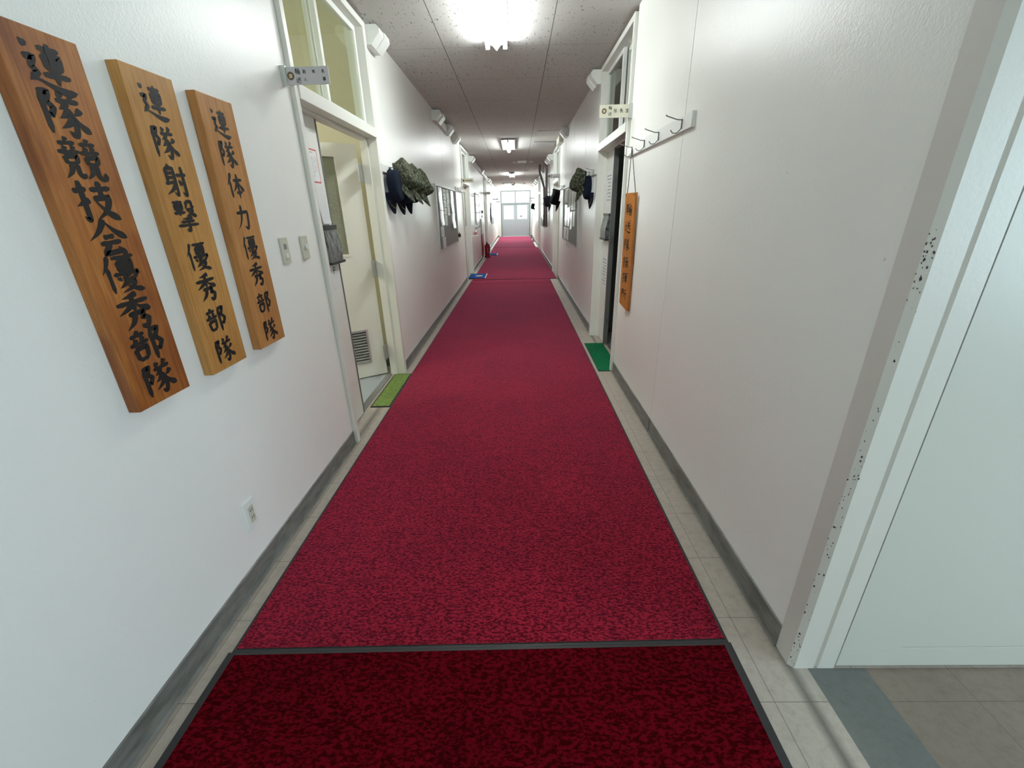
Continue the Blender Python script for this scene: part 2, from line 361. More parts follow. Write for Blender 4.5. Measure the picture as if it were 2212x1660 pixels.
# ------------------------------------------------------------------ brush lettering (strokes in a 100 x 100 cell, y down)
# kinds: h across, v down, p sweeping left and tapering, n pressing right, d dot, z turned, k ending in a hook
def S(txt):
    out = []
    for part in txt.split(';'):
        a = part.split(); out.append((a[0], [tuple(float(q) for q in p.split(',')) for p in a[1:]]))
    return out
SHIN = 'd 9,9 20,20;z 6,42 26,38 16,57 25,68 9,84;n 5,86 22,82 48,91 74,97 98,92'
KOZ = 'z 8,15 29,11 20,32 31,43 22,60 15,55;v 11,15 12,98'
TE = 'h 4,28 36,23;k 22,4 23,84 19,94 11,86;p 36,47 18,56 3,63'
NIN = 'p 25,3 16,26 2,47;v 16,30 17,98'
GLYPH = {
'ren': SHIN + ';h 40,17 84,14;v 46,28 49,57;z 46,29 80,26 77,55;h 50,42 76,40;h 49,56 77,54;h 36,69 92,65;v 62,4 63,85',
'tai': KOZ + ';d 48,5 55,18;p 80,3 74,12 66,20;h 40,26 90,22;p 62,26 54,36 42,44;k 52,38 64,50 68,72 64,92 58,97 48,88;p 60,46 50,56 38,63;p 65,60 52,74 34,85;p 88,36 80,46 70,52;n 68,52 80,72 98,87',
'kyou': 'd 26,3 31,12;h 10,19 48,15;d 18,23 23,33;p 42,21 38,28 34,33;h 4,38 52,34;v 15,46 18,63;z 15,47 43,44 40,61;h 18,62 40,60;p 25,64 20,80 5,95;k 36,63 37,84 43,90 51,82;d 73,2 77,11;h 57,17 93,14;d 65,21 69,31;p 86,19 82,26 78,31;h 53,36 98,32;v 62,45 65,62;z 62,46 90,43 87,60;h 65,61 87,59;p 71,63 67,80 52,95;k 80,62 80,85 87,93 96,90 97,77',
'gi': TE + ';h 44,24 95,19;v 68,3 68,41;z 46,45 86,40 78,56;p 86,40 70,72 38,97;n 50,50 70,76 99,95',
'kai': 'p 50,3 30,32 3,53;n 49,8 70,32 98,51;h 36,47 64,44;h 24,63 78,58;z 48,63 27,88 74,82;d 66,71 82,93',
'yuu': NIN + ';h 34,9 95,5;p 64,8 60,13 57,17;v 45,19 46,45;z 45,19 83,16 81,44;h 47,28 80,26;h 47,36 80,34;h 47,45 81,43;d 36,45 32,57;z 36,51 95,47 89,57;d 43,58 37,67;k 53,56 57,67 71,67 75,59;d 62,53 67,60;d 80,55 87,63;p 57,66 50,77 33,87;z 52,74 80,71 72,80;p 80,71 64,89 34,99;n 50,78 72,91 98,98',
'shuu': 'p 68,3 46,10 25,13;h 5,29 95,23;v 50,10 50,50;p 48,28 32,42 5,55;n 52,28 70,42 96,51;z 28,59 73,54 63,72 82,70;k 82,70 75,92 65,98 55,90;p 45,59 36,80 13,98',
'bu': 'd 27,3 31,13;h 8,20 50,15;d 17,25 22,37;p 43,22 38,30 34,36;h 2,43 57,37;v 13,54 17,87;z 13,55 47,51 43,83;h 17,86 43,83;z 65,12 93,9 79,36 95,51 83,71 72,64;v 67,12 69,99',
'sha': 'p 33,2 29,8 25,13;v 15,14 16,66;z 15,15 46,12 46,60;k 46,12 46,86 42,96 31,88;h 17,29 45,27;h 17,43 45,41;h 4,62 46,55;p 46,60 28,80 1,96;h 54,34 97,30;k 81,5 82,84 77,96 65,86;d 60,48 71,65',
'geki': 'h 5,9 47,6;v 9,16 12,34;z 9,17 42,14 40,33;h 12,25 40,23;h 12,33 40,31;h 2,43 50,39;v 26,1 26,51;p 62,4 60,18 52,27;k 62,5 84,4 84,18 95,20;z 56,31 87,28 80,36;p 87,28 74,43 50,53;n 60,33 76,45 98,51;p 74,55 52,60 28,61;h 20,72 80,67;h 5,84 96,79;k 52,60 53,92 48,100 37,95',
'tai2': 'p 31,3 20,28 3,51;v 20,32 21,98;h 40,31 95,26;v 66,4 66,98;p 64,31 52,54 33,74;n 68,31 80,52 99,70;h 50,77 84,74',
'ryoku': 'z 13,36 83,29 80,60;k 83,29 75,84 66,97 50,87;p 47,3 42,44 28,76 6,98',
'yu': 'h 4,16 44,13;v 9,27 11,58;z 9,27 40,24 38,57;h 11,42 38,40;h 11,58 38,56;h 1,71 47,66;v 24,3 24,98;p 71,2 58,22 45,35;n 70,5 82,22 99,33;h 60,36 80,34;p 54,45 53,76 47,97;k 54,45 73,42 73,90 69,97 64,92;h 56,58 71,56;h 56,71 71,69;v 83,46 83,79;k 95,42 95,90 91,98 84,92',
'sou': SHIN + ';d 46,5 53,18;p 81,2 76,11 69,20;h 42,27 87,23;h 35,45 95,40;p 64,26 58,54 35,77;n 66,46 78,62 93,75',
'shi': TE + ';p 86,9 72,17 55,21;k 54,5 54,36 60,43 90,38 93,27;v 54,54 55,93;z 54,55 86,51 85,93;h 56,73 84,71;h 55,92 85,90',
'ki': TE + ';d 44,8 40,23;z 44,14 95,9 89,21;h 50,31 87,28;v 51,39 54,63;z 51,39 85,36 82,61;h 54,51 82,49;h 54,63 82,61;h 41,77 98,72;v 68,22 68,99',
'sho': 'h 5,13 47,9;z 12,25 41,21 38,45;h 13,45 38,43;p 12,25 12,66 1,94;p 90,5 72,14 57,17;p 58,17 57,54 43,92;h 58,43 98,38;v 80,40 80,99',
'chou': 'v 28,5 28,53;h 28,8 77,6;h 28,23 72,20;h 28,37 72,34;h 4,53 97,48;k 30,53 30,93 52,80;p 85,58 75,66 63,71;n 50,53 68,76 98,95',
'shitsu': 'd 49,1 51,12;d 12,16 8,33;z 12,21 91,17 84,31;h 27,38 75,34;z 50,38 34,55 70,51;d 62,44 77,59;h 23,74 79,70;v 50,57 50,94;h 6,96 95,92',
'fuku': 'h 5,9 57,6;v 15,19 18,35;z 15,19 47,16 44,33;h 18,34 44,32;v 10,46 11,95;z 10,47 53,43 52,94;h 11,69 51,66;v 31,45 31,94;h 11,94 51,92;v 70,15 70,69;k 91,3 91,88 86,98 75,89',
'hito': 'p 48,5 40,50 5,95;n 47,28 64,66 97,95',
'koto': 'h 6,15 93,11;v 23,25 26,39;z 23,25 77,22 74,38;h 26,39 74,37;z 18,51 83,47 82,74;h 3,63 97,58;h 17,76 82,72;k 50,2 50,90 45,99 33,92',
}
def densify(pts, smooth):
    P = [Vector((x, y, 0)) for x, y in pts]; out = []
    if len(P) == 2 or not smooth:
        for a, b in zip(P, P[1:]):
            n = 6
            for k in range(n): out.append(a.lerp(b, k / n))
        out.append(P[-1]); return out
    Q = [P[0] * 2 - P[1]] + P + [P[-1] * 2 - P[-2]]
    for i in range(1, len(Q) - 2):
        p0, p1, p2, p3 = Q[i - 1:i + 3]
        for k in range(7):
            u = k / 7
            out.append(0.5 * ((2 * p1) + (p2 - p0) * u + (2 * p0 - 5 * p1 + 4 * p2 - p3) * u * u + (3 * p1 - p0 - 3 * p2 + p3) * u ** 3))
    out.append(P[-1]); return out
def pw(u, table):
    for (a, va), (b, vb) in zip(table, table[1:]):
        if u <= b: return va + (vb - va) * (u - a) / (b - a)
    return table[-1][1]
PROF = {'h': [(0, .55), (.1, 1.0), (.45, .68), (.85, .95), (.95, 1.1), (1, .5)],
        'v': [(0, .5), (.07, 1.15), (.4, .85), (.85, .95), (1, .35)],
        'p': [(0, .55), (.1, 1.15), (.5, .85), (1, .10)],
        'n': [(0, .25), (.3, .6), (.75, 1.35), (.9, 1.0), (1, .1)],
        'd': [(0, .2), (.5, 1.15), (.8, 1.25), (1, .45)],
        'z': [(0, .6), (.06, 1.0), (.9, .95), (1, .4)],
        'k': [(0, .6), (.06, 1.05), (.75, .95), (.88, .95), (1, .1)]}
def glyph(mb, key, place, size, wt, plain=False, depth=0.0004):
    """place(u, v, d) turns cell units (0..1, v down) and lift d into a world point"""
    strokes = S(GLYPH[key]); wt *= 1.04 - .019 * max(0, len(strokes) - 8)
    for si, (kind, pts) in enumerate(strokes):
        D = densify(pts, kind in 'pnkd')
        L = [0.0]
        for a, b in zip(D, D[1:]): L.append(L[-1] + (b - a).length)
        tot = max(L[-1], 1e-6); l, r = [], []
        for i, p in enumerate(D):
            d = (D[min(i + 1, len(D) - 1)] - D[max(i - 1, 0)]); d.normalize()
            n = Vector((-d.y, d.x, 0)); wd = wt * (0.8 if plain else pw(L[i] / tot, PROF[kind])) / 2
            if kind == 'h' and not plain: n = Vector((-d.y - 0.25 * (1 if i > len(D) * .6 else 0), d.x, 0))
            l.append(p + n * wd); r.append(p - n * wd)
        lift = depth + 0.0001 * si
        vs = [place(q.x / 100 * size[0], q.y / 100 * size[1], lift) for pair in zip(l, r) for q in pair]
        fs = [(2 * i, 2 * i + 1, 2 * i + 3, 2 * i + 2) for i in range(len(D) - 1)]
        mb._add(vs, fs, False)

# ------------------------------------------------------------------ setting: floor, ceiling, walls
fl = MB()
fl.box(XL - 0.14, 0.968, YB, YE + 0.1, -0.1, 0.0); fl.slot(1).box(0.968, 1.162, YB, 0.985, -0.1, 0.0)
fl.slot(2).box(1.162, 4.1, YB, 0.985, -0.1, 0.0); fl.slot(0).box(0.968, 1.06, 0.985, YE + 0.1, -0.1, 0.0); fl.slot(0).box(1.06, 4.1, 0.985, 1.12, -0.1, 0.0)
struct('floor', fl, ['floor_tile', 'floor_line_grey', 'lobby_tile'])
c = MB()
c.prism([(YB, ceil_z(0)), (0, ceil_z(0)), (YE + .1, ceil_z(YE + .1)), (YE + .1, 3.0), (YB, 3.0)], 'x', XL - 0.14, XR + 0.13)
c.box(XR + 0.13, 4.1, YB, 1.1, ceil_z(0), 3.0)
struct('ceiling', c, 'ceiling_board')

DOOR_L = [(2.56, 3.97), (9.82, 11.25), (16.3, 17.6)]
DOOR_R = [(3.88, 5.22), (9.82, 11.25), (17.4, 18.8)]
JOINT_L = [6.25, 7.43, 8.62, 12.6, 13.9, 15.1, 18.9, 20.2, 21.4, 22.6, 23.8, 25.1, 26.3]
JOINT_R = [2.66, 6.3, 7.5, 8.68, 12.4, 13.6, 14.9, 16.1, 20.1, 21.3, 22.6, 23.9, 25.1, 26.3]
def wall(name, xa, xb, face, y0, y1, doors, joints):
    mb = MB(); sgn = 1 if face == xb else -1; g = 0.004
    cuts = [y0] + [k for d in doors for k in d] + [y1]
    for a, b in zip(cuts[0::2], cuts[1::2]):
        js = [j for j in joints if a < j < b]; e = [a] + js + [b]
        mb.box(xa if sgn > 0 else xa + 0.008, xb - 0.008 if sgn > 0 else xb, a, b, 0, 2.96)      # backing behind the grooves
        for i, (p, q) in enumerate(zip(e, e[1:])):
            p2 = p + (g if i else 0); q2 = q - (g if i < len(e) - 2 else 0)
            mb.box(face - sgn * 0.008, face, p2, q2, 0, 2.96)
    return struct(name, mb, 'wall_paint')
wall('wall_left', XL - 0.12, XL, XL, YB, YE, DOOR_L, JOINT_L)
wall('wall_right', XR, XR + 0.12, XR, 1.06, YE, DOOR_R, JOINT_R)
# lobby shell behind and beside the camera
struct('wall_rear', MB().box(XL - 0.12, -0.7, YB - 0.1, YB, 0, 2.96).box(1.9, 4.1, YB - 0.1, YB, 0, 2.96).box(-0.7, 1.9, YB - 0.1, YB, 0, 0.6).box(-0.7, 1.9, YB - 0.1, YB, 2.4, 2.96), 'wall_paint')
struct('wall_lobby', MB().box(4.0, 4.1, YB, -2.1, 0, 2.96).box(4.0, 4.1, 0.3, 1.1, 0, 2.96).box(4.0, 4.1, -2.1, 0.3, 0, 0.8).box(4.0, 4.1, -2.1, 0.3, 2.4, 2.96), 'wall_paint')
wn = root('window_1', (4.05, -0.9, 0.8))
MB().box(4.03, 4.07, -2.1, -2.05, .8, 2.4).box(4.03, 4.07, .25, .3, .8, 2.4).box(4.03, 4.07, -2.05, .25, .8, .85).box(4.03, 4.07, -2.05, .25, 2.35, 2.4).build('window_frame', 'aluminium', wn)
MB().box(4.047, 4.053, -2.05, .25, .85, 2.35).build('pane', 'clear_glass', wn)
wn = root('window_2', (0.6, YB - .05, 0.6))
MB().box(-.7, -.65, YB - .07, YB - .03, .6, 2.4).box(1.85, 1.9, YB - .07, YB - .03, .6, 2.4).box(-.65, 1.85, YB - .07, YB - .03, .6, .65).box(-.65, 1.85, YB - .07, YB - .03, 2.35, 2.4).build('window_frame', 'aluminium', wn)
MB().box(-.65, 1.85, YB - .053, YB - .047, .65, 2.35).build('pane', 'clear_glass', wn)
# rooms seen through the two open doors
struct('wall_office', MB().box(-4.4, -4.3, 1.0, 4.16, 0, 2.8).box(-4.3, XL - .12, 0.9, 1.0, 0, 2.8).box(-4.3, XL - .12, 4.16, 4.26, 0, 2.8).box(XL - .125, XL - .12, 1.0, 2.56, 0, 2.8), 'cream_plaster')
struct('baseboard_office', MB().box(-4.3, XL - .125, 4.148, 4.16, 0, .09), 'dark_steel')
struct('ceiling_office', MB().box(-4.4, XL - .12, 0.9, 6.3, 2.8, 2.9), 'office_ceiling')
struct('floor_office', MB().box(-4.4, XL - .14, 0.9, 6.3, -0.1, 0.0), 'office_floor')
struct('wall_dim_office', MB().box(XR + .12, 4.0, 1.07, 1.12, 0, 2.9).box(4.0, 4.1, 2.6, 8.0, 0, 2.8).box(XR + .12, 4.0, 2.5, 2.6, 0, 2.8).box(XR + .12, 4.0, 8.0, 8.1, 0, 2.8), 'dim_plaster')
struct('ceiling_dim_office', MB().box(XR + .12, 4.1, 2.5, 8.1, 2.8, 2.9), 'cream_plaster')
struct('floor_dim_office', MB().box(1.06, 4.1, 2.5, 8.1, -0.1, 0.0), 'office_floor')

# skirting
bl = MB()
for a, b in ((YB, 2.56), (3.97, 9.82), (11.25, 16.3), (17.6, YE)):
    bl.prism([(XL, 0), (XL + .014, 0), (XL + .008, .008), (XL + .006, .092), (XL, .095)], 'y', a, b)
struct('baseboard_left', bl, 'baseboard_vinyl')
br = MB()
for a, b in ((1.066, 2.655), (2.668, 3.88), (5.22, 9.82), (11.25, 17.4), (18.8, YE)):
    br.prism([(XR, 0), (XR - .014, 0), (XR - .008, .008), (XR - .006, .097), (XR, .10)], 'y', a, b)
struct('baseboard_right', br, 'baseboard_vinyl')

# corner post and folded steel door at the lobby side
ch = 0.012
post = MB()
post.prism([(XR - .004, 1.066), (XR - .004, 1.0), (XR + ch, .985), (.988, .985), (.992, .992), (.998, .992), (1.002, .985), (1.056, .985), (1.056, 1.06), (XR + .12, 1.066)], 'z', 0.0, 2.9)
po = struct('trim_1', post, 'post_paint')
chips = MB(); rnd = random.Random(4)
for k in range(110):
    z = rnd.choice([rnd.uniform(.02, .16), rnd.uniform(.2, 1.4), rnd.gauss(.78, .10), rnd.gauss(1.33, .05), rnd.gauss(.42, .12)])
    z = min(max(z, .01), 2.2)
    s0 = rnd.choice([rnd.uniform(.0006, .002), rnd.uniform(.001, .0036)]); e = rnd.gauss(-.05, .28)
    cx, cy = XR - .004 + (ch + .004) * min(max(.5 + e, 0), 1), 1.0 - .015 * min(max(.5 + e, 0), 1)
    n = Vector((-.68, -.73, 0)); tdir = Vector((.73, -.68, 0))
    pts = []
    for q in range(7):
        a = 2 * math.pi * q / 7; rr = s0 * rnd.uniform(.5, 1.2)
        pts.append(Vector((cx, cy, z)) + n * 0.0012 + tdir * rr * math.cos(a) * .8 + Vector((0, 0, rr * math.sin(a) * 1.5)))
    chips._add(pts, [tuple(range(7))])
o = chips.build('paint_chip', 'paint_chip', po); o['kind'] = 'stuff'; o['label'] = 'dark chips where the paint has come off the corner'
dr = root('door_3', (1.9, 1.0, 0))
MB().box(1.060, 2.75, .985, 1.02, .012, .0995, .002).box(1.060, 1.256, .985, 1.02, .0995, .1035).box(1.060, 2.75, .985, 1.02, .1035, 2.3).box(1.256, 2.75, 1.005, 1.02, .0995, .1035).build('leaf', 'steel_door_paint', dr)
MB().box(1.058, 2.80, .985, 1.06, 2.303, 2.9).box(2.755, 2.80, .985, 1.06, 0, 2.303).box(1.058, 2.755, 1.022, 1.06, 0, 2.303).build('door_frame', 'steel_door_paint', dr)
struct('wall_lobby_end', MB().box(2.80, 4.0, .985, 1.06, 0, 2.96), 'wall_paint')

# ------------------------------------------------------------------ door frames with transom lights
def door_unit(name, side, y0, y1, recess_leaf=None, lit=True):
    """side -1 for the wall at XL (opens towards -X), +1 for the wall at XR"""
    xf = XL if side < 0 else XR; s = side                 # s points away from the corridor
    r = root(name, (xf, (y0 + y1) / 2, 0))
    X = lambda d: xf + s * d                               # depth d behind the wall face, negative proud of it
    zt = ceil_z((y0 + y1) / 2) - .03
    f = MB()
    f.box(X(-.026), X(.11), y0 + .005, y0 + .045, 0, zt, .003).box(X(.05), X(.11), y0 + .045, y0 + .06, 0, zt)
    f.box(X(-.026), X(.11), y1 - .062, y1, 0, zt, .004).box(X(.05), X(.11), y1 - .078, y1 - .062, 0, zt)
    f.box(X(-.026), X(.11), y0 + .045, y1 - .062, zt - .045, zt, .003)
    f.build('door_frame', 'trim_paint', r)
    l = MB(); l.box(X(-.034), X(.05), y0 + .045, y1 - .062, 2.035, 2.105, .004); l.box(X(.05), X(.11), y0 + .045, y1 - .062, 2.02, 2.09); l.build('lintel', 'trim_paint', r)
    ym = y0 + (y1 - y0) * .44; z0, z1 = 2.107, zt - .047
    a, b = y0 + .062, y1 - .08
    for (p, q, d) in ((a, ym + .02, .075), (ym - .02, b, .03)):
        sh = MB(); w_ = .036
        sh.box(X(d), X(d + .03), p, p + w_, z0, z1).box(X(d), X(d + .03), q - w_, q, z0, z1)
        sh.box(X(d), X(d + .03), p + w_, q - w_, z0, z0 + w_).box(X(d), X(d + .03), p + w_, q - w_, z1 - w_, z1)
        so = sh.build('transom_sash', 'white_plastic', r)
        MB().box(X(d + .013), X(d + .017), p + w_, q - w_, z0 + w_, z1 - w_).build('pane', 'clear_glass', so)
    MB().box(X(.10), X(.15), y0 + .06, y1 - .08, .0, .012).build('threshold', 'steel', r)
    if recess_leaf:
        MB().box(X(.08), X(.115), y0 + .062, ym, .014, 2.018).build('narrow_leaf', 'leaf_paint', r)
        lf = MB().box(X(.08), X(.115), ym + .004, y1 - .08, .014, 2.018).build('leaf', 'leaf_paint', r)
        MB().box(X(.072), X(.078), ym + .18, y1 - .24, 1.15, 1.90).build('pane', 'figured_glass', lf)
        MB().box(X(.03), X(.079), ym + .05, ym + .07, .98, 1.0).build('handle', 'steel', lf)
    return r
d1 = door_unit('door_1', -1, *DOOR_L[0])
d2 = door_unit('door_2', 1, *DOOR_R[0])
door_unit('door_4', -1, *DOOR_L[1], recess_leaf=True)
door_unit('door_5', 1, *DOOR_R[1], recess_leaf=True)
door_unit('door_6', -1, *DOOR_L[2], recess_leaf=True)
door_unit('door_7', 1, *DOOR_R[2], recess_leaf=True)
# backs behind the closed far doors
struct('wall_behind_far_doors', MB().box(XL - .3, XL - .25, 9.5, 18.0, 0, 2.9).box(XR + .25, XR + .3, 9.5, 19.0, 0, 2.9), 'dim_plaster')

# near left door: fixed narrow leaf and the main leaf standing open into the office
nl = MB().box(XL - .122, XL - .087, 2.622, 3.012, .014, 2.018).build('narrow_leaf', 'trim_paint', d1)
MB().box(XL - .124, XL - .084, 3.012, 3.030, .014, 2.018).build('edge_strip', 'leaf_edge', d1)
hx, hy, ang = -1.285, 3.93, math.radians(57)
du = Vector((-math.sin(ang), -math.cos(ang), 0)); nn = Vector((du.y, -du.x, 0))   # nn: face towards the corridor and camera
if nn.x < 0: nn = -nn
LM = Matrix(((du.x, -nn.x, 0, hx), (du.y, -nn.y, 0, hy), (0, 0, 1, 0), (0, 0, 0, 1)))  # local u along leaf, v behind the face, z
lf = MB()
U0, U1, G0, G1, GZ0, GZ1 = .02, .88, .205, .68, 1.15, 1.90
V0, V1, VZ0, VZ1 = .17, .60, .165, .455
for (a, b, c_, d_) in ((U0, V0, .012, 2.0), (U1 - .1, U1, .012, 2.0)): lf.box(a, b, 0, .036, c_, d_)
lf.box(V0, U1 - .1, 0, .036, .012, VZ0).box(V1, U1 - .1, 0, .036, VZ0, VZ1).box(V0, U1 - .1, 0, .036, VZ1, GZ0)
lf.box(V0, G0, 0, .036, GZ0, GZ1).box(G1, U1 - .1, 0, .036, GZ0, GZ1).box(V0, U1 - .1, 0, .036, GZ1, 2.0)
lf.xform(LM); leaf = lf.build('leaf', 'leaf_paint', d1)
MB().box(G0, G1, .014, .02, GZ0, GZ1).xform(LM).build('pane', 'figured_glass', leaf)
bd = MB(); k = .012
bd.box(G0 - k, G1 + k, -.005, .0, GZ0 - .02, GZ0).box(G0 - k, G1 + k, -.005, 0, GZ1, GZ1 + .008).box(G0 - k, G0, -.005, 0, GZ0, GZ1).box(G1, G1 + k, -.005, 0, GZ0, GZ1)
bd.xform(LM).build('glazing_bead', 'leaf_paint', leaf)
lv = MB(); k = .018
lv.box(V0 - .004, V1 + .004, -.008, .03, VZ0 - k, VZ0).box(V0 - .004, V1 + .004, -.008, .03, VZ1, VZ1 + k).box(V0 - k, V0, -.008, .03, VZ0 - k, VZ1 + k).box(V1, V1 + k, -.008, .03, VZ0 - k, VZ1 + k)
ns = 11
for i in range(ns):
    z = VZ0 + (VZ1 - VZ0) * (i + .5) / ns
    lv.prism([(-.006, z - .009), (-.003, z - .011), (.018, z + .003), (.015, z + .006)], 'x', V0, V1)
lo = lv.xform(LM).build('louver', 'aluminium', leaf)
MB().box(V0, V1, .030, .034, VZ0, VZ1).xform(LM).build('backing', 'dark_steel', leaf)  # dark plate added behind the slats, stands for shade in the gaps
hd = MB().tube([(.80, -.045, 1.0), (.80, -.045, 1.0), (.70, -.045, 1.0)], .009).tube([(.80, 0, 1.0), (.80, -.045, 1.0)], .009); hd.xform(LM).build('handle', 'steel', leaf)
for z in (.25, 1.02, 1.78):
    MB().box(-1.273, -1.262, 3.80, 3.893, z - .07, z + .07, .002).build('hinge', 'steel', d1)
# near right door: narrow leaf with dark steel edge, the wide leaf is swung out of sight
MB().box(XR + .075, XR + .112, 4.80, 5.14, .014, 2.018).build('narrow_leaf', 'trim_paint', d2)
es = MB().box(XR + .070, XR + .118, 4.772, 4.80, .014, 2.018).build('edge_strip', 'leaf_edge', d2)
for z in (1.74, 1.16, .28):
    MB().box(XR + .082, XR + .106, 4.768, 4.772, z - .035, z + .035).build('bolt_plate', 'dark_steel', es)
MB().box(XR + .13, XR + .93, 5.24, 5.276, .014, 2.0).build('leaf', 'dark_steel', d2)

# ------------------------------------------------------------------ end doors
ed = root('door_8', (-.06, YE, 0)); zt = ceil_z(YE)
struct('wall_end', MB().box(XL - .12, -.95, YE, YE + .1, 0, 2.96).box(.83, XR + .12, YE, YE + .1, 0, 2.96).box(-.95, .83, YE, YE + .1, 2.56, 2.96), 'wall_paint')
MB().box(-.95, -.88, YE - .02, YE + .08, 0, 2.56).box(.76, .83, YE - .02, YE + .08, 0, 2.56).box(-.88, .76, YE - .02, YE + .08, 2.50, 2.56).box(-.88, .76, YE - .02, YE + .08, 1.80, 1.90).box(-.10, -.035, YE - .02, YE + .08, 1.90, 2.50).box(-.075, -.045, YE + .051, YE + .07, .01, 1.80).build('door_frame', 'end_frame', ed)
for (a, b, g0, g1) in ((-.88, -.061, -.76, -.19), (-.059, .76, .05, .62)):
    s_ = MB().box(a, b, YE + .01, YE + .05, .01, 1.0).box(a, g0, YE + .01, YE + .05, 1.0, 1.75).box(g1, b, YE + .01, YE + .05, 1.0, 1.75).box(a, b, YE + .01, YE + .05, 1.75, 1.80).build('leaf', 'end_leaf', ed)
    MB().box(g0, g1, YE + .028, YE + .032, 1.0, 1.75).build('pane', 'clear_glass', s_)
    p = MB().box(a + (0 if a < -.5 else .015), b - (0.025 if a < -.5 else 0), YE + .028, YE + .032, 1.90, 2.50).build('transom_pane', 'clear_glass', ed)
MB().lathe([(.012, 0), (.03, -.02), (.03, -.045), (.015, -.06)], (-.12, YE + .01, .9), 'y').build('knob', 'steel', ed)
tag(MB().box(.18, .34, YE + .022, YE + .026, 1.10, 1.20).build('notice_sticker', 'print_grey'), 'small grey sticker low on the pane of the double exit door', 'sticker')

# ------------------------------------------------------------------ ceiling lamps
def lamp(name, label, y0, y1, tubes, group='corridor ceiling lamps', glow='tube_glow'):
    cx = -.15; z = ceil_z((y0 + y1) / 2)
    t_ = thing('ceiling_lamp', label, 'lamp', (cx, (y0 + y1) / 2, z - .1), group)
    hb = MB()
    if tubes == 2:
        hb.prism([(cx - .105, z + .01), (cx + .105, z + .01), (cx + .105, z - .012), (cx + .03, z - .05), (cx, z - .085), (cx - .03, z - .05), (cx - .105, z - .012)], 'y', y0, y1)
        xs = (cx - .075, cx + .075)
    else:
        hb.box(cx - .135, cx + .135, y0, y1, z - .028, z + .01).box(cx - .02, cx + .02, y0 + .02, y0 + .05, z - .07, z - .028)
        xs = (cx,)
    hb.build('housing', 'lamp_grey', t_)
    for x in xs:
        tz = z - .055
        MB().tube([(x, y0 + .03, tz), (x, y1 - .02, tz)], .0165 if tubes == 2 else .034, 10).build('tube', glow, t_)
        for yy in (y0 + .012, y1 - .006):
            MB().box(x - .018, x + .018, yy - .012, yy + .012, tz - .02, z - .005, .003).build('socket', 'lamp_white', t_)
    return t_
lamp('', 'twin tube ceiling lamp nearest above the red carpet, its V shaped end in view', 3.2, 4.47, 2)
lamp('', 'added twin tube fill lamp, unseen in line with the nearest one above the wooden boards', 1.75, 3.02, 2, glow='fill_tube_glow')  # unseen fixture added to brighten both near walls
lamp('', 'single tube ceiling lamp on a square plate beside two ceiling hatches', 9.45, 10.9, 1)
lamp('', 'twin tube ceiling lamp third along the corridor, just past the hanging bracket rail', 16.6, 17.85, 2)
lamp('', 'twin tube ceiling lamp fourth along the corridor', 22.9, 24.1, 2)
lamp('', 'twin tube ceiling lamp next to the double exit door', 24.9, 26.1, 2)

# ceiling hatches, rails and small detectors
def on_ceil(mb, x0, x1, y0, y1, h): z = ceil_z(y1); return mb.box(x0, x1, y0, y1, z - h, z + .03)
h1 = thing('ceiling_hatch', 'flat ceiling hatch nearer of the two beside the single tube lamp', 'hatch', (.62, 8.95, ceil_z(8.9)), 'ceiling hatches')
on_ceil(MB(), .40, .86, 8.75, 9.2, .006).build('panel', 'ceiling_board', h1)
h2 = thing('ceiling_hatch', 'pale ceiling vent with a rim, farther of the two beside the single tube lamp', 'hatch', (.62, 10.2, ceil_z(10)), 'ceiling hatches')
on_ceil(MB(), .38, .86, 9.98, 10.47, .012).build('rim', 'grey_plastic', h2); on_ceil(MB(), .41, .83, 10.01, 10.44, .02).build('panel', 'vent_white', h2)
def sensor(x, y, label):
    z = ceil_z(y)
    tag(MB().lathe([(.05, .02), (.055, -.01), (.045, -.03), (.02, -.045), (.001, -.047)], (x, y, z)).build('heat_detector', 'white_plastic'), label, 'detector', 'round detectors on the ceiling')
def slot_rail(x0, x1, y, label):
    z = ceil_z(y); t_ = thing('ceiling_rail', label, 'rail', ((x0 + x1) / 2, y, z - .03), 'thin rails on the ceiling')
    for dy in (-.16, .16): MB().box(x0, x1, y + dy - .03, y + dy + .03, z - .025, z + .01).build('bar', 'lamp_white', t_)
sensor(-.04, 13.4, 'round white detector before the double ceiling bars'); sensor(.43, 13.4, 'round white detector after the double ceiling bars')
sensor(.40, 16.0, 'round white detector alone beside the third ceiling lamp')
sensor(-.61, 22.0, 'round white detector at the start of the far ceiling bars'); sensor(-.10, 22.0, 'round white detector at the middle of the far ceiling bars')
sensor(.40, 22.4, 'round white detector across the lamp from the far ceiling bars'); sensor(.44, 26.2, 'round white detector close to the double exit door')
slot_rail(.04, .30, 13.4, 'pair of white bars between two detectors on the ceiling')
slot_rail(-.52, -.20, 22.0, 'pair of white bars between two far detectors on the ceiling')

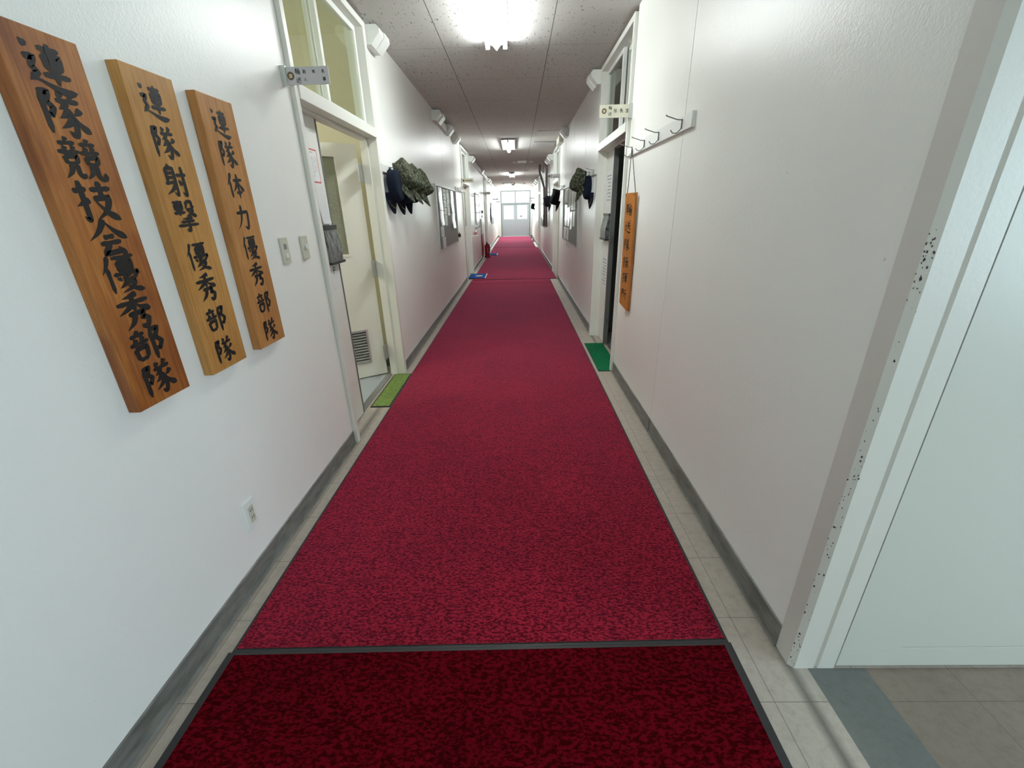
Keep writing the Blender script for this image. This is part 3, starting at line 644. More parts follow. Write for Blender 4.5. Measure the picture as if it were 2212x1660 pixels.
# ------------------------------------------------------------------ slanted boxes under the ceiling
def slant_box(side, y0, y1, label, dz=0.0):
    xf = XL if side < 0 else XR; s = -side; z = ceil_z(y0) - .028 + dz
    t_ = thing('wall_box', label, 'wall box', (xf, (y0 + y1) / 2, z - .13), 'slanted white boxes under the ceiling')
    P = lambda d, h: (xf + s * d, z + h)
    MB().prism([P(0, 0), P(.105, 0), P(.125, -.02), P(.125, -.05), P(.055, -.125), P(0, -.125)], 'y', y0, y1).build('casing', 'white_plastic', t_)
    MB().prism([P(.1265, -.016), P(.135, -.02), P(.135, -.055), P(.062, -.134), P(.052, -.128), P(.1265, -.05)], 'y', y0 + (y1 - y0) * .45, y1).build('cover', 'white_plastic', t_)
    return t_
for (y0, y1, lb) in ((3.985, 4.24, 'slanted white box nearest, beside the transom over the open cream door'),
                     (6.80, 7.15, 'slanted white box above the panel joint before the notice board'),
                     (7.80, 8.10, 'slanted white box above the middle of the grey notice board'),
                     (8.72, 8.98, 'slanted white box above the end of the grey notice board'),
                     (11.7, 12.0, 'slanted white box just past the second doorway on the cap rack side'),
                     (14.85, 15.15, 'slanted white box above the red hydrant panel'),
                     (18.5, 18.8, 'slanted white box past the third doorway above the wall conduit'),
                     (19.4, 19.7, 'slanted white box one step past the third doorway box'),
                     (24.6, 24.9, 'slanted white box last but one before the exit on the hydrant side'),
                     (25.5, 25.8, 'slanted white box last before the exit on the hydrant side')):
    slant_box(-1, y0, y1, lb)
for (y0, y1, lb) in ((5.24, 5.50, 'slanted white box nearest over the dark open doorway'),
                     (8.35, 8.60, 'slanted white box above the hanging single cap'),
                     (11.75, 12.0, 'slanted white box past the second doorway on the rail side'),
                     (12.6, 12.85, 'slanted white box just before the dark pipes'),
                     (15.2, 15.45, 'slanted white box just behind the dark pipes'),
                     (19.2, 19.5, 'slanted white box first of three far ones past the pipes'),
                     (20.2, 20.5, 'slanted white box second of three far ones past the pipes'),
                     (21.2, 21.5, 'slanted white box third of three far ones past the pipes'),
                     (24.4, 24.7, 'slanted white box last but one before the exit on the pipe side'),
                     (25.4, 25.7, 'slanted white box last before the exit on the pipe side')):
    slant_box(1, y0, y1, lb)
def trunk(side, y0, y1, label):
    xf = XL if side < 0 else XR; s = -side
    mb = MB()
    def q(y, d, h): return (xf + s * d, y, ceil_z(y) - .03 + h)
    ra_, rb_ = [[q(y, .001, -.02), q(y, .052, -.02), q(y, .052, -.115), q(y, .001, -.115)] for y in (y0, y1)]
    mb.loft([ra_, rb_], True, True, False)
    tag(mb.build('cable_duct', 'white_plastic'), label, 'cable duct', 'cable ducts along the ceiling')
trunk(-1, 7.16, 7.79, 'white cable duct between the first two boxes over the notice board')
trunk(-1, 12.01, 14.84, 'white cable duct from the second doorway to the red hydrant panel')
trunk(-1, 15.16, 18.49, 'white cable duct from the hydrant panel over the third doorway')
trunk(-1, 19.71, 24.59, 'white cable duct along the far wall before the exit')
tag(MB().box(XR - .085, XR, 9.22, 9.80, 2.66, 2.775, .003).build('junction_box', 'cream_plastic'), 'plain square junction box under the ceiling before the second doorway', 'junction box')
for y, x1, lb in ((13.3, 0, 'straight dark pipe nearer the second doorway on the cap wall'), (14.4, .14, 'bent dark pipe behind the straight one on the cap wall')):
    zt_ = ceil_z(y)
    tag(MB().tube([(XR - .05 - x1, y, zt_ + .01), (XR - .05 - x1, y, zt_ - .2), (XR - .05, y, 2.1), (XR - .05, y, 1.0)], .035, 10).build('wall_pipe', 'grey_plastic'), lb, 'pipe', 'dark pipes')

# ------------------------------------------------------------------ red carpets
def carpet_mat(name, label, x0, x1, y0, y1, h, pile, cat, group, skew=0.0, bx=.016, by=.016, wrinkle=False, zb=0.0):
    """skew shifts the far edge so that the seam runs slightly across"""
    t_ = thing(name, label, cat, ((x0 + x1) / 2, (y0 + y1) / 2, 0), group)
    rim = MB(); z = zb + h * .72; h += zb
    def yy(x, y): return y + skew * (x - x0) / (x1 - x0)
    def blk(mb, a, b, c_, d_, zt_, z0_=zb + 0.0005):
        vs = [(a, yy(a, c_), z0_), (b, yy(b, c_), z0_), (b, yy(b, d_), z0_), (a, yy(a, d_), z0_)]; vs += [(p[0], p[1], zt_) for p in vs]
        mb._add(vs, [(3, 2, 1, 0), (4, 5, 6, 7), (0, 1, 5, 4), (1, 2, 6, 5), (2, 3, 7, 6), (3, 0, 4, 7)])
    blk(rim, x0, x0 + bx, y0, y1, z); blk(rim, x1 - bx, x1, y0, y1, z); blk(rim, x0 + bx, x1 - bx, y0, y0 + by, z); blk(rim, x0 + bx, x1 - bx, y1 - by, y1, z)
    rim.build('rubber_edge', 'black_rubber', t_)
    pl = MB()
    if not wrinkle: blk(pl, x0 + bx, x1 - bx, y0 + by, y1 - by, h)
    else:
        nx, ny = 14, max(8, int((y1 - y0) / .12)); a, b, c_, d_ = x0 + bx, x1 - bx, y0 + by, y1 - by
        vs = []
        for j in range(ny + 1):
            for i in range(nx + 1):
                x = a + (b - a) * i / nx; y = c_ + (d_ - c_) * j / ny
                zz = h
                for (yc, amp, wd, x_from) in wrinkle:
                    m_ = 1 if x_from is None else min(max((x - x_from) / .4, 0), 1)
                    zz += amp * m_ * math.exp(-((y - yc) / wd) ** 2)
                vs.append((x, yy(x, y), zz))
        fs = [(j * (nx + 1) + i, j * (nx + 1) + i + 1, (j + 1) * (nx + 1) + i + 1, (j + 1) * (nx + 1) + i) for j in range(ny) for i in range(nx)]
        pl._add(vs, fs, True)
    pl.build('pile', pile, t_)
    return t_
CXL, CXR = -1.058, .742
G = 'red corridor carpets'
carpet_mat('carpet', 'dark red mat nearest, ahead of the black seam', CXL - .012, CXR + .006, -1.6, 1.045, .011, 'dark_red_pile', 'carpet', G, .03, .028, .012)
carpet_mat('carpet', 'long crimson carpet from the black seam to the wrinkled seam between the second doorways', CXL, CXR, 1.046, 9.90, .011, 'red_pile', 'carpet', G, .03, .012, .012, [(8.0, .004, .25, -.3), (5.1, .003, .1, .2), (9.5, .012, .16, None)])
carpet_mat('carpet', 'red carpet from the blue mats to the pale far seam', CXL + .02, CXR + .15, 9.945, 19.0, .012, 'red_pile', 'carpet', G, .0, .008, .008, [(13.5, .003, .3, None)])
carpet_mat('carpet', 'farthest red carpet, touching the double exit door', CXL + .02, CXR + .05, 19.04, 27.35, .014, 'red_pile', 'carpet', G, .0, .008, .008)
# door mats
carpet_mat('door_mat', 'lime green door mat before the open cream door', -1.225, -1.06, 3.135, 3.90, .008, 'lime_pile', 'mat', 'green door mats', 0, .012, .014)
carpet_mat('door_mat', 'dark green door mat before the dark open doorway', .772, .985, 3.885, 4.82, .008, 'green_pile', 'mat', 'green door mats', 0, .006, .008)
bm_ = carpet_mat('door_mat', 'blue door mat with a pale emblem and white edge at the second doorway', -1.17, -.76, 10.12, 10.88, .009, 'blue_pile', 'mat', 'blue door mats', 0, .008, .008, False, .0165)
MB().box(-.775, -.755, 10.12, 10.88, .0245, .0275).build('white_edge', 'paper', bm_)
em = MB().lathe([(.09, 0), (.09, .001)], (-.93, 10.5, .0257), 'z', 24); em.build('emblem', 'emblem_gold', bm_)
bm2 = carpet_mat('door_mat', 'small blue door mat behind the fire extinguisher', -1.0, -.72, 15.65, 16.35, .009, 'blue_pile', 'mat', 'blue door mats', 0, .008, .008, False, .0165)
MB().box(-.735, -.715, 15.65, 16.35, .0245, .0275).build('white_edge', 'paper', bm2)

# ------------------------------------------------------------------ award boards with brush lettering
def board(label, y0, y1, z0, z1, wood_, chars, cw, chh, centers, yc, wt):
    t_ = thing('award_board', label, 'wooden board', (XL, (y0 + y1) / 2, z0), 'wooden award boards')
    MB().box(XL + .0005, XL + .035, y0, y1, z0, z1, .0025).build('plank', wood_, t_)
    mb = MB()
    for ky, zc in zip(chars, centers):
        glyph(mb, ky, lambda u, v, d, zc=zc: (XL + .035 + d, yc - cw / 2 + u, zc + chh / 2 - v), (cw, chh), wt)
    o = mb.build('lettering', 'ink', t_); o['label'] = 'black brush lettering running down the board'
    return t_
board('dark red-brown varnished award board, nearest of the three', 1.110, 1.315, .944, 1.886, 'dark_varnished_wood',
      ['ren', 'tai', 'kyou', 'gi', 'kai', 'yuu', 'shuu', 'bu', 'tai'],   .120, .103, [1.812, 1.717, 1.615, 1.517, 1.423, 1.329, 1.224, 1.122, 1.018], 1.212, 14)
board('pale honey-coloured award board in the middle of the three', 1.432, 1.638, .937, 1.887, 'honey_wood',
      ['ren', 'tai', 'sha', 'geki', 'yuu', 'shuu', 'bu', 'tai'], .106, .094, [1.805, 1.695, 1.585, 1.478, 1.345, 1.240, 1.122, 1.008], 1.527, 13.5)
board('tan award board nearest the open cream door, beside the switches', 1.742, 1.948, .937, 1.884, 'tan_wood',
      ['ren', 'tai', 'tai2', 'ryoku', 'yuu', 'shuu', 'bu', 'tai'], .104, .094, [1.800, 1.697, 1.585, 1.470, 1.350, 1.242, 1.120, 1.002], 1.845, 13)
# hanging board on the opposite wall
hb = thing('hanging_board', 'orange wooden name board hanging on a cord from the coat hooks', 'wooden board', (.86, 3.5, .69))
fd = Vector((.843 - .875, 3.60 - 3.44, 0)); fd.normalize(); fn = Vector((-fd.y, fd.x, 0))          # along the face (away from the lens), out of the face
BM = Matrix(((fd.x, -fn.x, -.014, .889), (fd.y, -fn.y, 0, 3.44), (0, 0, 1, .69), (0, 0, 0, 1)))     # u across, depth into the board, z up
n = 8; prof = [(.163 * j / n, .042 * (j / n) ** 1.4) for j in range(n + 1)]
pk = MB().prism(prof + [(.163, .885), (0, .885)], 'y', 0, .02); pk.xform(BM); pk.build('plank', 'orange_wood', hb)
mb = MB()
for ky, zc in zip(['yu', 'sou', 'tai', 'shi', 'ki', 'sho'], [1.46, 1.335, 1.205, 1.07, .945, .815]):
    glyph(mb, ky, lambda u, v, d, zc=zc: BM @ Vector((.088 + .052 - u, -d, zc + .045 - v - .69)), (.104, .09), 10)
mb.build('lettering', 'ink', hb)
hk = (XR - .026, 3.675, 1.888)
e1 = BM @ Vector((.012, .008, .88)); e2 = BM @ Vector((.15, .008, .88))
MB().tube([e1, e1.lerp(Vector(hk), .5), hk], .0028, 6).tube([e2, e2.lerp(Vector(hk), .5), hk], .0028, 6).build('cord', 'cord_dark', hb)
for e_ in (e1, e2): MB().tube([e_ - fn * -.012 + Vector((0, 0, -.01)), e_ + fn * -.004 + Vector((0, 0, -.004))], .005, 6).build('screw_eye', 'dark_steel', hb)

# ------------------------------------------------------------------ coat rails
def wire_hook(xw, s, y, z):
    mb = MB(); pts = [(xw, y, z + .015), (xw + s * .03, y, z + .018), (xw + s * .085, y, z + .035), (xw + s * .092, y, z + .04)]
    mb.tube(pts, .0028, 6)
    low = [(xw, y, z - .02), (xw + s * .025, y, z - .045), (xw + s * .048, y, z - .045), (xw + s * .06, y, z - .03)]
    mb.tube(low, .0028, 6); mb.tube([(xw + s * .004, y, z + .02), (xw + s * .004, y, z - .025)], .0032, 6)
    return mb
def coat_rail(side, y0, y1, z0, z1, hooks, label, m_='white_plastic', th=.02):
    xf = XL if side < 0 else XR; s = -side
    t_ = thing('coat_rail', label, 'coat rail', (xf, (y0 + y1) / 2, z0), 'coat rails on the walls')
    MB().box(xf, xf + s * th, y0, y1, z0, z1, .002).build('rail_board', m_, t_)
    for y in hooks: wire_hook(xf + s * th, s, y, (z0 + z1) / 2).build('hook', 'wire', t_)
    return t_
coat_rail(1, 2.50, 3.86, 1.845, 1.918, (2.63, 3.03, 3.35, 3.69), 'white coat rail with wire hooks above the hanging orange board')
coat_rail(-1, 3.995, 5.6, 1.80, 1.86, (4.2, 4.52, 4.86, 5.4), 'pale coat rail holding the camouflage and navy caps beside the open cream door')
coat_rail(1, 5.30, 6.55, 1.83, 1.90, (5.45, 5.75, 6.1), 'pale coat rail holding the single camouflage cap past the dark doorway')
coat_rail(-1, 8.75, 9.75, 1.84, 1.91, (8.9, 9.1, 9.3, 9.5), 'white coat rail between the grey notice board and the second doorway')
coat_rail(1, 8.85, 9.75, 1.84, 1.90, (8.95, 9.2, 9.5), 'white coat rail under the junction box holding a black cap')
coat_rail(1, 11.35, 12.3, 1.82, 1.88, (11.5, 11.9), 'white coat rail past the second doorway holding a black cap')
coat_rail(-1, 11.5, 12.4, 1.84, 1.90, (11.7, 12.0, 12.3), 'white coat rail past the second doorway above the sanitizer stand')
coat_rail(1, 20.8, 22.6, 1.80, 1.86, (21.0, 21.5, 22.0), 'far white coat rail beside the leaning broom')

# ------------------------------------------------------------------ caps
def cap_parts(t_, mtx, cloth, gold=False, sc=1.0, squash=1.0, crumple=.004):
    """field cap: local z up through the crown, +y to the peak"""
    def E(a, b, z, yo=0, n=28): return [Vector((b * math.cos(2 * math.pi * k / n), a * math.sin(2 * math.pi * k / n) + yo, z)) for k in range(n)]
    rings = [E(.100, .082, 0), E(.102, .084, .035), E(.104, .083, .07), E(.101, .080, .098, -.002), E(.092, .072, .108, -.003), E(.05, .04, .112, -.003), E(.004, .004, .113, -.003)]
    mb = MB()
    for r in rings:
        ph = sc * 31 + squash * 17
        for p in r:
            q = crumple * (math.sin(p.x * 45 + ph) + math.sin(p.y * 36 + 2 * ph) + .5 * math.sin((p.x + p.y) * 60 + p.z * 50))
            p *= 1 + q / .1 * (.35 + p.z * 6); p.z *= squash; p *= sc
    mb.loft(rings, True, False); 
    inner = [[Vector((p.x * .93, p.y * .93, p.z + .002)) for p in rings[0]], [Vector((p.x * .92, p.y * .92, p.z * .9)) for p in rings[3]]]
    mb.loft(inner, True, False); mb.loft([rings[0], inner[0]], True, False)
    o = len(inner[1]); mb._add(inner[1], [tuple(range(o))])
    mb.xform(mtx); cr = mb.build('crown', cloth, t_)
    vz = MB(); top, bot = [], []
    nA, nR = 15, 5; ring_rows = []
    for r_ in range(nR + 1):
        row = []
        for a_ in range(nA):
            an = math.radians(90 + (a_ / (nA - 1) - .5) * 132); f = r_ / nR
            ex = .085 * f * math.sin(math.pi * a_ / (nA - 1)) ** .6
            x = (.083) * math.cos(an); y = .101 * math.sin(an)
            row.append(Vector((x * (1 + .05 * f), y + ex, .006 - .016 * f - .26 * x * x / .083 * f)) * sc)
        ring_rows.append(row)
    vz.loft(ring_rows, False, False)
    low = [[p - Vector((0, 0, .004)) for p in row] for row in ring_rows]
    vz.loft(low, False, False); vz.loft([ring_rows[-1], low[-1]], False, False)
    vz.xform(mtx); vo = vz.build('peak', cloth, t_)
    if gold:
        g = MB()
        for sg in (-1, 1):
            for k in range(6):
                an = math.radians(90 + sg * (8 + k * 8)); ex = .045
                c0 = Vector((.083 * math.cos(an) * 1.03, .101 * math.sin(an) + ex * math.sin(math.pi * (.5 + sg * (8 + k * 8) / 132)) ** .6, .0)) * sc
                c0.z = (.006 - .012 - .2 * c0.x * c0.x / .083) + .004
                d = Vector((sg * .9, .35 * (-1) ** k, 0)) * .012
                g.tube([c0 - d, c0, c0 + d], [.001, .0035, .001], 6)
        g.xform(mtx); go = g.build('gold_embroidery', 'gold_thread', t_); go['label'] = 'gold leaf embroidery on the peak'
    st = MB().tube([Vector((.05, -.092, .012)) * sc, Vector((0, -.106, .010)) * sc, Vector((-.05, -.092, .012)) * sc], .006, 6); st.xform(mtx); st.build('strap', cloth, t_)
def cap(label, loc, cloth, tilt, yaw, roll=0.0, gold=False, sc=1.0, side=-1, squash=1.0, crumple=.004, group='caps on the coat rails'):
    """hung by its strap: peak down, crown out from the wall; tilt leans the crown up, yaw turns it along the wall"""
    t_ = thing('field_cap', label, 'cap', loc, group)
    s = -side
    base = Matrix(((0, 0, s, 0), (-s, 0, 0, 0), (0, -1, 0, 0), (0, 0, 0, 1)))        # local z -> out, y -> down, x -> along
    R_ = Matrix.Rotation(yaw, 4, 'Z') @ Matrix.Rotation(-tilt * s, 4, 'Y') @ Matrix.Rotation(roll, 4, 'X') @ base
    cap_parts(t_, Matrix.Translation(Vector(loc)) @ R_, cloth, gold, sc, squash, crumple)
    return t_
D = math.radians
for i, (nx, ny, nz, kx, ky, kz, lb_n, lb_c) in enumerate((
        (-1.10, 4.12, 1.695, -1.035, 4.24, 1.765, 'navy cap with gold peak leaves, nearest of three navy ones on the rail', 'camouflage cap nearest of three, hung over the nearest navy cap'),
        (-1.10, 4.46, 1.685, -1.030, 4.58, 1.750, 'navy cap with gold peak leaves, middle of the three navy ones', 'camouflage cap in the middle of three'),
        (-1.10, 4.76, 1.690, -1.025, 4.92, 1.735, 'plain dark navy cap, farthest of three behind the camouflage caps', 'camouflage cap farthest of three, beside the bare hook'))):
    cap(lb_n, (nx, ny, nz), 'navy_cloth', D(4), D(-6), D(2), i < 2, 1.24, -1, .62)
    cap(lb_c, (kx, ky, kz), 'camouflage', D(31), D(-4), D(-3), False, 1.24, -1, .80)
cap('camouflage cap hung by itself over a navy one past the dark doorway', (XR - .118, 5.66, 1.765), 'camouflage', D(22), D(8), D(4), False, 1.2, 1, .95, .0055)
cap('navy cap with gold leaves under the single camouflage cap', (XR - .035, 5.58, 1.70), 'navy_cloth', D(2), D(4), 0, True, 1.25, 1, .5)
cap('black cap nearer of the two beside the second doorway', (XR - .09, 9.12, 1.68), 'black_cloth', D(14), D(6), 0, False, 1.35, 1, .85, .008)
cap('black cap farther of the two, past the second doorway', (XR - .08, 11.62, 1.66), 'black_cloth', D(10), D(6), 0, False, 1.3, 1, .85, .008)
cap('dark cap on the far rail near the exit doors', (XR - .07, 21.6, 1.62), 'black_cloth', D(12), 0, 0, False, 1.25, 1, 1.1)

# ------------------------------------------------------------------ projecting door signs
def emblem(t_, x, y, z, r):
    e = MB().lathe([(r, 0), (r, -.0006)], (x, y, z), 'y', 28).build('emblem', 'emblem_brown', t_)
    g = MB()
    for k in range(5):
        a = 2 * math.pi * k / 5 + .3
        g.lathe([(r * .26, -.0007), (r * .2, -.0014)], (x + r * .30 * math.cos(a), y, z + r * .30 * math.sin(a)), 'y', 10)
    g.prism([(x - r * .55, z - r * .5), (x + r * .55, z - r * .5), (x + r * .2, z - r * .15), (x - r * .2, z - r * .15)], 'y', y - .0008, y - .0015)
    g.build('emblem_figure', 'emblem_gold', e)
def sign(label, x_wall, s, y, zc, wd, ht, face, marks, skew=0.0):
    t_ = thing('door_sign', label, 'sign', (x_wall, y, zc - ht / 2), 'projecting door signs')
    a, b = (x_wall + s * .02, x_wall + s * (.02 + wd)); x0, x1 = min(a, b), max(a, b)
    MB().box(x0, x1, y, y + .006, zc - ht / 2, zc + ht / 2, .0015).build('plate', face, t_)
    MB().box(x_wall, x_wall + s * .026, y - .008, y + .016, zc - ht / 2 - .006, zc + ht / 2 + .006, .002).build('bracket', 'sign_bracket', t_)
    return t_, x0, x1
def put(t_, y, items, m_='print_black'):
    mb = MB()
    for ky, xc, zc, sz, wt in items:
        glyph(mb, ky, lambda u, v, d: (xc - sz / 2 + u, y - .0003 - d, zc + sz / 2 - v), (sz, sz), wt, True)
    mb.build('lettering', m_, t_)
t_, x0, x1 = sign('grey door sign with round emblem over the open cream door', XL, 1, 2.50, 2.108, .215, .075, 'sign_white', 0)
emblem(t_, x0 + .026, 2.50, 2.108, .0175)
put(t_, 2.50, [('yu', x0 + .062, 2.126, .026, 11), ('sou', x0 + .062, 2.090, .026, 11), ('fuku', x0 + .096, 2.124, .016, 13), ('tai', x0 + .142, 2.124, .016, 13), ('chou', x0 + .188, 2.124, .016, 13), ('hito', x0 + .096, 2.092, .016, 13), ('koto', x0 + .190, 2.092, .018, 15)])
t_, x0, x1 = sign('cream door sign with round emblem over the dark open doorway', XR, -1, 3.86, 2.168, .235, .088, 'sign_cream', 0)
emblem(t_, x0 + .036, 3.86, 2.170, .0185)
put(t_, 3.86, [('yu', x0 + .082, 2.190, .026, 11), ('sou', x0 + .082, 2.150, .026, 11), ('tai', x0 + .122, 2.170, .028, 10), ('chou', x0 + .168, 2.170, .028, 10), ('shitsu', x0 + .214, 2.170, .028, 10)])
def blocks(t_, y, xs, z, sz):
    mb = MB(); r_ = random.Random(3)
    for x in xs:
        for k in range(3): mb.box(x - sz / 2, x + sz / 2, y - .0012, y - .0003, z - sz / 2 + k * sz * .38, z - sz / 2 + k * sz * .38 + sz * .2)
        mb.box(x - sz * .08, x + sz * .08, y - .0012, y - .0003, z - sz / 2, z + sz / 2)
    mb.build('lettering', 'print_black', t_)
t_, x0, x1 = sign('cream door sign over the second doorway on the notice board side', XL, 1, 9.78, 2.07, .24, .08, 'sign_cream', 0)
MB().lathe([(.02, 0), (.02, -.001)], (x0 + .035, 9.78, 2.07), 'y', 20).build('emblem', 'emblem_brown', t_); blocks(t_, 9.78, [x0 + .085 + .03 * k for k in range(5)], 2.07, .024)
t_, x0, x1 = sign('grey door sign over the second doorway on the cap side', XR, -1, 9.78, 2.115, .235, .08, 'sign_white', 0)
MB().lathe([(.02, 0), (.02, -.001)], (x0 + .03, 9.78, 2.115), 'y', 20).build('emblem', 'emblem_brown', t_)
blocks(t_, 9.78, [x0 + .075], 2.132, .022); blocks(t_, 9.78, [x0 + .075, x0 + .125, x0 + .175, x0 + .215], 2.098, .022)
t_, x0, x1 = sign('small white door sign over the third doorway', XL, 1, 16.2, 2.05, .22, .09, 'white_plastic', 0)

# ------------------------------------------------------------------ switches, socket
sw = thing('wall_switch', 'cream wall switch with a dark square window, nearer the wooden boards', 'switch', (XL, 2.172, 1.25), 'wall switches')
MB().box(XL, XL + .009, 2.138, 2.208, 1.25, 1.372, .003).build('plate', 'cream_plastic', sw)
MB().box(XL + .009, XL + .0115, 2.162, 2.184, 1.318, 1.342).build('indicator', 'grey_plastic', sw)
MB().box(XL + .009, XL + .014, 2.165, 2.183, 1.276, 1.298, .002).build('rocker', 'white_plastic', sw)
sw = thing('wall_switch', 'plain cream wall switch with a small white lever, nearer the door frame', 'switch', (XL, 2.378, 1.254), 'wall switches')
MB().box(XL, XL + .012, 2.345, 2.413, 1.254, 1.37, .003).build('plate', 'cream_plastic', sw)
MB().box(XL + .012, XL + .022, 2.371, 2.387, 1.302, 1.326, .002).build('lever', 'white_plastic', sw)
so = thing('power_socket', 'cream wall socket low under the wooden boards', 'socket', (XL, 1.44, .245), None)
MB().box(XL, XL + .008, 1.405, 1.478, .245, .372, .003).build('plate', 'white_plastic', so)
MB().box(XL + .008, XL + .011, 1.426, 1.458, .27, .348, .001).build('insert', 'cream_plastic', so)
for z in (.322, .288): MB().box(XL + .011, XL + .0116, 1.434, 1.437, z, z + .012).box(XL + .011, XL + .0116, 1.446, 1.449, z, z + .012).build('slot', 'print_black', so)

# ------------------------------------------------------------------ papers and bag on the narrow leaves
def text_rows(mb, P, u0, u1, v0, v1, rows, seed):
    r_ = random.Random(seed)
    for k in range(rows):
        v = v0 + (v1 - v0) * (k + .5) / rows; e = u0 + (u1 - u0) * r_.uniform(.55, 1.0); h = (v1 - v0) / rows * .32
        u = u0
        while u < e - .002:
            l = min(r_.uniform(.008, .025), e - u); a = [P(u, v), P(u + l, v), P(u + l, v + h), P(u, v + h)]
            mb._add(a, [(0, 1, 2, 3)]); u += l + .004
XP = XL - .087
nt = thing('notice', 'red bordered notice on the narrow leaf of the open cream door', 'notice', (XP, 2.88, 1.655), 'notices on the cream door')
MB().box(XP, XP + .0008, 2.822, 2.962, 1.655, 1.842).build('border', 'paper_red', nt)
MB().box(XP + .0008, XP + .0012, 2.830, 2.954, 1.663, 1.834).build('sheet', 'paper', nt)
mb = MB(); text_rows(mb, lambda u, v: (XP + .0016, u, v), 2.838, 2.948, 1.812, 1.828, 1, 1)
for c_ in range(4): text_rows(mb, lambda u, v: (XP + .0016, 2.842 + c_ * .028 + (v - 0) , 1.80 - u), .0, .125, 0, .016, 1, c_ + 5)
mb.build('print', 'print_grey', nt)
tag(MB()._add([(XP + .001, 2.852, 1.635), (XP + .001, 2.962, 1.640), (XP + .006, 2.968, 1.54), (XP + .014, 2.985, 1.42), (XP + .012, 2.86, 1.415), (XP + .004, 2.853, 1.52)], [(0, 1, 2, 5), (5, 2, 3, 4)], True).build('loose_sheet', 'paper_sleeve'), 'curled white sheet between the red bordered notice and the black bag', 'paper', 'notices on the cream door')
bg_ = thing('document_bag', 'black trimmed plastic document bag on the narrow leaf of the cream door', 'bag', (XP, 2.92, 1.165))
MB().prism([(XP + .001, 1.175), (XP + .030, 1.18), (XP + .034, 1.24), (XP + .018, 1.38), (XP + .001, 1.38)], 'y', 2.838, 3.035).build('pouch', 'bag_film', bg_)
MB().box(XP + .001, XP + .020, 2.836, 3.04, 1.378, 1.408, .002).build('top_band', 'bag_black', bg_); MB().box(XP + .001, XP + .036, 2.836, 3.06, 1.165, 1.182, .002).build('bottom_band', 'bag_black', bg_)
tg = thing('tag_sheet', 'white sheet with a green mark under the black document bag', 'paper', (XP, 2.91, 1.0), 'notices on the cream door')
MB().box(XP, XP + .001, 2.846, 2.985, 1.0, 1.16).build('sheet', 'paper_sleeve', tg)
MB().box(XP + .001, XP + .0016, 2.905, 2.916, 1.10, 1.148).box(XP + .001, XP + .0016, 2.916, 2.945, 1.138, 1.148).box(XP + .001, XP + .0016, 2.916, 2.942, 1.120, 1.130).build('print', 'print_green', tg)
XQ = XR + .075
nt = thing('notice', 'tall white notice sheet on the narrow leaf of the dark doorway', 'notice', (XQ, 5.0, 1.5), 'sheets on the narrow leaf')
MB().box(XQ - .0012, XQ, 4.84, 5.12, 1.50, 1.83).build('sheet', 'paper', nt); mb = MB(); text_rows(mb, lambda u, v: (XQ - .0018, u, v), 4.87, 5.1, 1.53, 1.8, 8, 9); mb.build('print', 'print_grey', nt)
nt = thing('notice', 'lower white notice sheet under the black pouch', 'notice', (XQ, 5.0, .6), 'sheets on the narrow leaf')
MB().box(XQ - .0012, XQ, 4.85, 5.10, .62, .98).build('sheet', 'paper', nt); mb = MB(); text_rows(mb, lambda u, v: (XQ - .0018, u, v), 4.87, 5.08, .65, .95, 9, 11); mb.build('print', 'print_grey', nt)
pb = thing('document_pouch', 'dark hanging pouch on the narrow leaf of the dark doorway', 'bag', (XQ, 5.0, 1.15))
MB().prism([(XQ - .001, 1.16), (XQ - .045, 1.17), (XQ - .05, 1.25), (XQ - .02, 1.40), (XQ - .001, 1.40)], 'y', 4.80, 5.08).build('pouch', 'bag_film', pb)
MB().box(XQ - .024, XQ - .001, 4.79, 5.09, 1.398, 1.42).build('top_band', 'bag_black', pb); MB().box(XQ - .052, XQ - .001, 4.79, 5.09, 1.15, 1.17).build('bottom_band', 'bag_black', pb)
# things inside the dim office
ofs = thing('storage_box', 'dark storage box on the floor inside the dim office', 'box', (1.45, 5.6, 0)); MB().box(1.25, 1.65, 5.45, 5.8, 0, .22, .01).build('body', 'dark_steel', ofs); MB().box(1.24, 1.66, 5.44, 5.81, .22, .25, .006).build('lid', 'grey_plastic', ofs)

